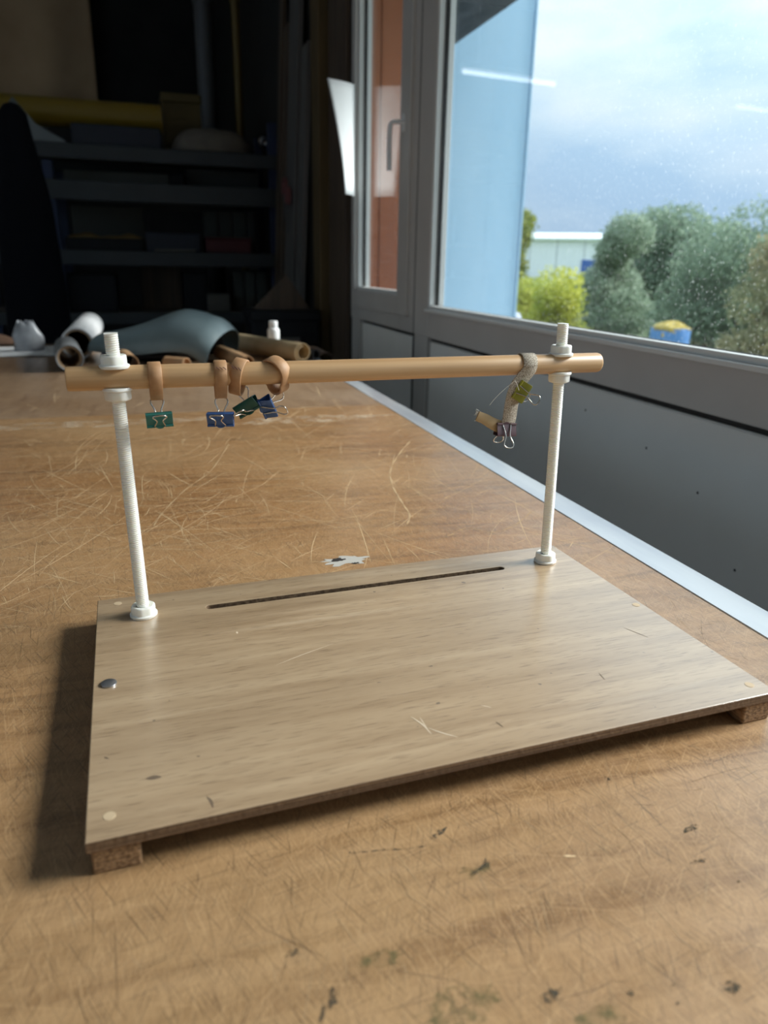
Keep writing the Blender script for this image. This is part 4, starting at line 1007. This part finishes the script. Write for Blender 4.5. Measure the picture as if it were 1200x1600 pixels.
# hanging canvas, black panel, pipe, pole
YC = 8.2
def canvf(u, v):
    a = at_y(-40, 60, YC); x1 = at_y(134, -60, YC).x; x2 = at_y(153, 156, YC).x; zb = at_y(80, 165, YC).z
    x = a.x-.3 + (x1+(x2-x1)*v-(a.x-.3))*u
    return (x, YC+.035*math.sin(14*u+1.5*v)*(.4+.6*v), CE-.01 + (zb-CE+.01)*v)
tag(obj('canvas_sheet', sheet(B(), canvf, 40, 6, .004), 'canvas', None, True), 'beige canvas sheet hanging behind the yellow roll', 'cloth')
for nm, px, r_, mt, lab, Y in (('drain_pipe', 322, .060, 'pipe_grey', 'grey vertical pipe rising behind the pale sack', 5.4), ('timber_pole', 371, .025, 'pole_yellow', 'thin ochre vertical pole to the right of the grey pipe', 5.3)):
    q = at_y(px, 100, Y); t = thing(nm, lab, 'pipe' if 'pipe' in nm else 'pole', (q.x, Y, FZ))
    obj('shaft', lathe(B(), [(0,0),(r_,0),(r_,CE-FZ),(0,CE-FZ)], 18), mt, t, True, angle=40)
    for z in (.6, 1.9, 2.7): obj('bracket', lathe(B(), [(r_,z),(r_+.008,z),(r_+.008,z+.03),(r_,z+.03)], 18), mt, t)
# dark coat on a stand with a pale curled sheet behind it
q = at_y(35, 300, 3.6)
ct = thing('coat_stand', 'black coat draped over a stand at the end of the table', 'coat', (q.x, 3.6, FZ))
zt0 = at_y(35, 160, 3.6).z-FZ
cw = lambda pw: pw/FPX*3.75
obj('coat', lathe(B(), [(0,zt0),(cw(9),zt0-.010),(cw(16),zt0-.04),(cw(20),zt0-.13),(cw(26),zt0-.24),(cw(33),zt0-.38),(cw(38),zt0-.7),(cw(42),zt0-1.15),(cw(40),zt0-1.6),(0,zt0-1.6)], 28, Matrix.Diagonal((1,.6,1,1))), 'coat_black', ct, True)
obj('post', lathe(B(), [(0,0),(.16,0),(.16,.02),(.02,.04),(.02,zt0-1.55)], 20), 'crate_black', ct, True, angle=40)
cpx = [(at_y(-14, 231, YSH).x, 0), (at_y(27, 231, YSH).x, at_y(27, 152, YSH+.02).z-SH[0]), (at_y(60, 231, YSH).x, at_y(62, 196, YSH+.02).z-SH[0]), (at_y(106, 231, YSH).x, 0)]
def curlf(u, v):
    t_ = u*3; k_ = min(2, int(t_)); f_ = t_-k_; (xa, za), (xb, zb) = cpx[k_], cpx[k_+1]
    h_ = za+(zb-za)*f_                       # leans back a little against the yellow roll
    return (xa+(xb-xa)*f_, YSH+.012+.10*h_*v+.012*math.sin(4*u), SH[0]+.004+(h_+.004)*v)
tag(obj('folded_sheet', sheet(B(), curlf, 24, 8, .002), 'sheet_grey', None, True), 'pale grey sheet folded to a peak on the rack behind the black coat', 'sheet')
# right-hand wall beyond the window: timber post, leaning planks, crates, tools
def wall_px(px): return at_x(px, 250, XW).y
ya, yb_ = wall_px(520), wall_px(508)
tag(obj('timber_post', box(B(), (XW-.06, ya, FZ), (XW-.001, yb_, CE), .003), 'ochre_timber'), 'ochre timber post fixed to the wall past the casement', 'post')
yp0 = wall_px(545)
tag(obj('brown_board', box(B(), (XW-.02, ye+.01, FZ), (XW-.001, ya-.01, CE), .002), 'plank_brown'), 'dark brown wall board beside the casement frame', 'board')
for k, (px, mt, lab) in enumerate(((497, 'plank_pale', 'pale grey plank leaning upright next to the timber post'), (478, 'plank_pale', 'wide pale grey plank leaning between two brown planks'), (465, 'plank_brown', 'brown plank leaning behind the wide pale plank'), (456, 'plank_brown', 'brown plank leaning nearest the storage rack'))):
    y = wall_px(px); hh = (2.1, 2.45, 2.3, 2.6)[k]; wd = (.06, .12, .05, .05)[k]
    t = obj('leaning_plank', box(B(), (-.012, -wd, 0), (.012, wd, hh), .002), mt, None, False, (XW-.145, y, FZ+.004), (0, .048, 0))
    tag(t, lab, 'plank', 'planks along the right wall')
cy0 = 3.28; cx1 = XW-.076
for k in range(4):
    z = FZ if k == 0 else FZ + .245*k+.001*k
    t = thing('storage_crate', ('black storage crate at the bottom of its stack by the wall', 'black storage crate second from the bottom of its stack', 'black storage crate just under the topmost one by the wall', 'topmost black storage crate carrying hand tools by the wall')[k], 'crate', (cx1-.16, cy0, z), group='black crates by the wall')
    if k == 3: pass
    obj('crate_body', box(B(), (-.15, 0, 0), (.15, .25, .235), .006), 'crate_black', t)
    obj('crate_rim', box(B(), (-.158, -.008, .20), (.158, .258, .244), .004), 'crate_black', t)
    obj('label_card', box(B(), (-.05, -.0105, .08), (.06, -.001, .13)), 'pale_card', t)
zc2 = FZ+.245*4+.004
wd_ = thing('wooden_square', 'brown wooden set square leaning on the topmost crate', 'tool', (cx1-.16, cy0+.10, zc2))
tb_ = B(); prism(tb_, [(-.13,0),(.13,0),(.02,.15)], 'y', -.006, .006); obj('triangle', tb_, 'plank_brown', wd_)
for k, (px, py) in enumerate(((480, 296), (490, 312))):
    y = wall_px(478)+(.05, -.05)[k]; z = at_x(px, py, XW-.08).z; xx = XW-.145-.0125+math.tan(.048)*(z-FZ)-.016
    t = thing('hand_shears', ('dull red handled shears hanging lower on the pale plank', 'dull red handled shears hanging higher on the pale plank')[k == 0], 'shears', (xx, y, z), (0,0,0), 'shears on the planks')
    for s in (-1, 1):
        obj('grip', tube(B(), [(0, s*.03+.028*math.cos(2*PI*i/14), .05+.036*math.sin(2*PI*i/14)) for i in range(14)], .007, 6, True), 'tool_pink', t, True)
        obj('blade', prism(B(), [(s*.012,.02),(s*.002,-.12),(-s*.006,-.02),(s*.0,.02)], 'x', -.004+.003*s, -.001+.003*s), 'pipe_grey', t)

# fluorescent tube lamps under the ceiling, seen only as reflections in the glass
em = mat('tube_glow', (1,1,1), .5); em.node_tree.nodes['Principled BSDF'].inputs['Emission Color'].default_value = (.95,.98,1,1); em.node_tree.nodes['Principled BSDF'].inputs['Emission Strength'].default_value = 2.6
mat('lamp_white', (.6,.6,.6), .5)
for (x0, y0), (x1, y1), lab in (((-2.35,7.30), (-1.26,7.16), 'lit fluorescent tube lamp under the ceiling near the rack'), ((-5.55,7.58), (-4.63,7.45), 'lit fluorescent tube lamp under the ceiling by the left wall')):
    t = thing('tube_lamp', lab, 'lamp', (x0, y0, 2.0), (0,0,math.atan2(y1-y0, x1-x0)), 'ceiling tube lamps'); Lt = math.hypot(x1-x0, y1-y0)
    obj('tube', tube(B(), [(.02,0,0),(Lt-.02,0,0)], .019, 10), 'tube_glow', t, True)
    obj('housing', box(B(), (0,-.03,.03), (Lt,.03,.08), .004), 'lamp_white', t)
    for x in (0, Lt-.02): obj('end_cap', box(B(), (x,-.02,-.022), (x+.02,.02,.03)), 'lamp_white', t)
    for x in (.2, Lt-.2): obj('hanger', tube(B(), [(x,0,.08),(x,0,CE-2.0)], .004, 6), 'lamp_white', t)
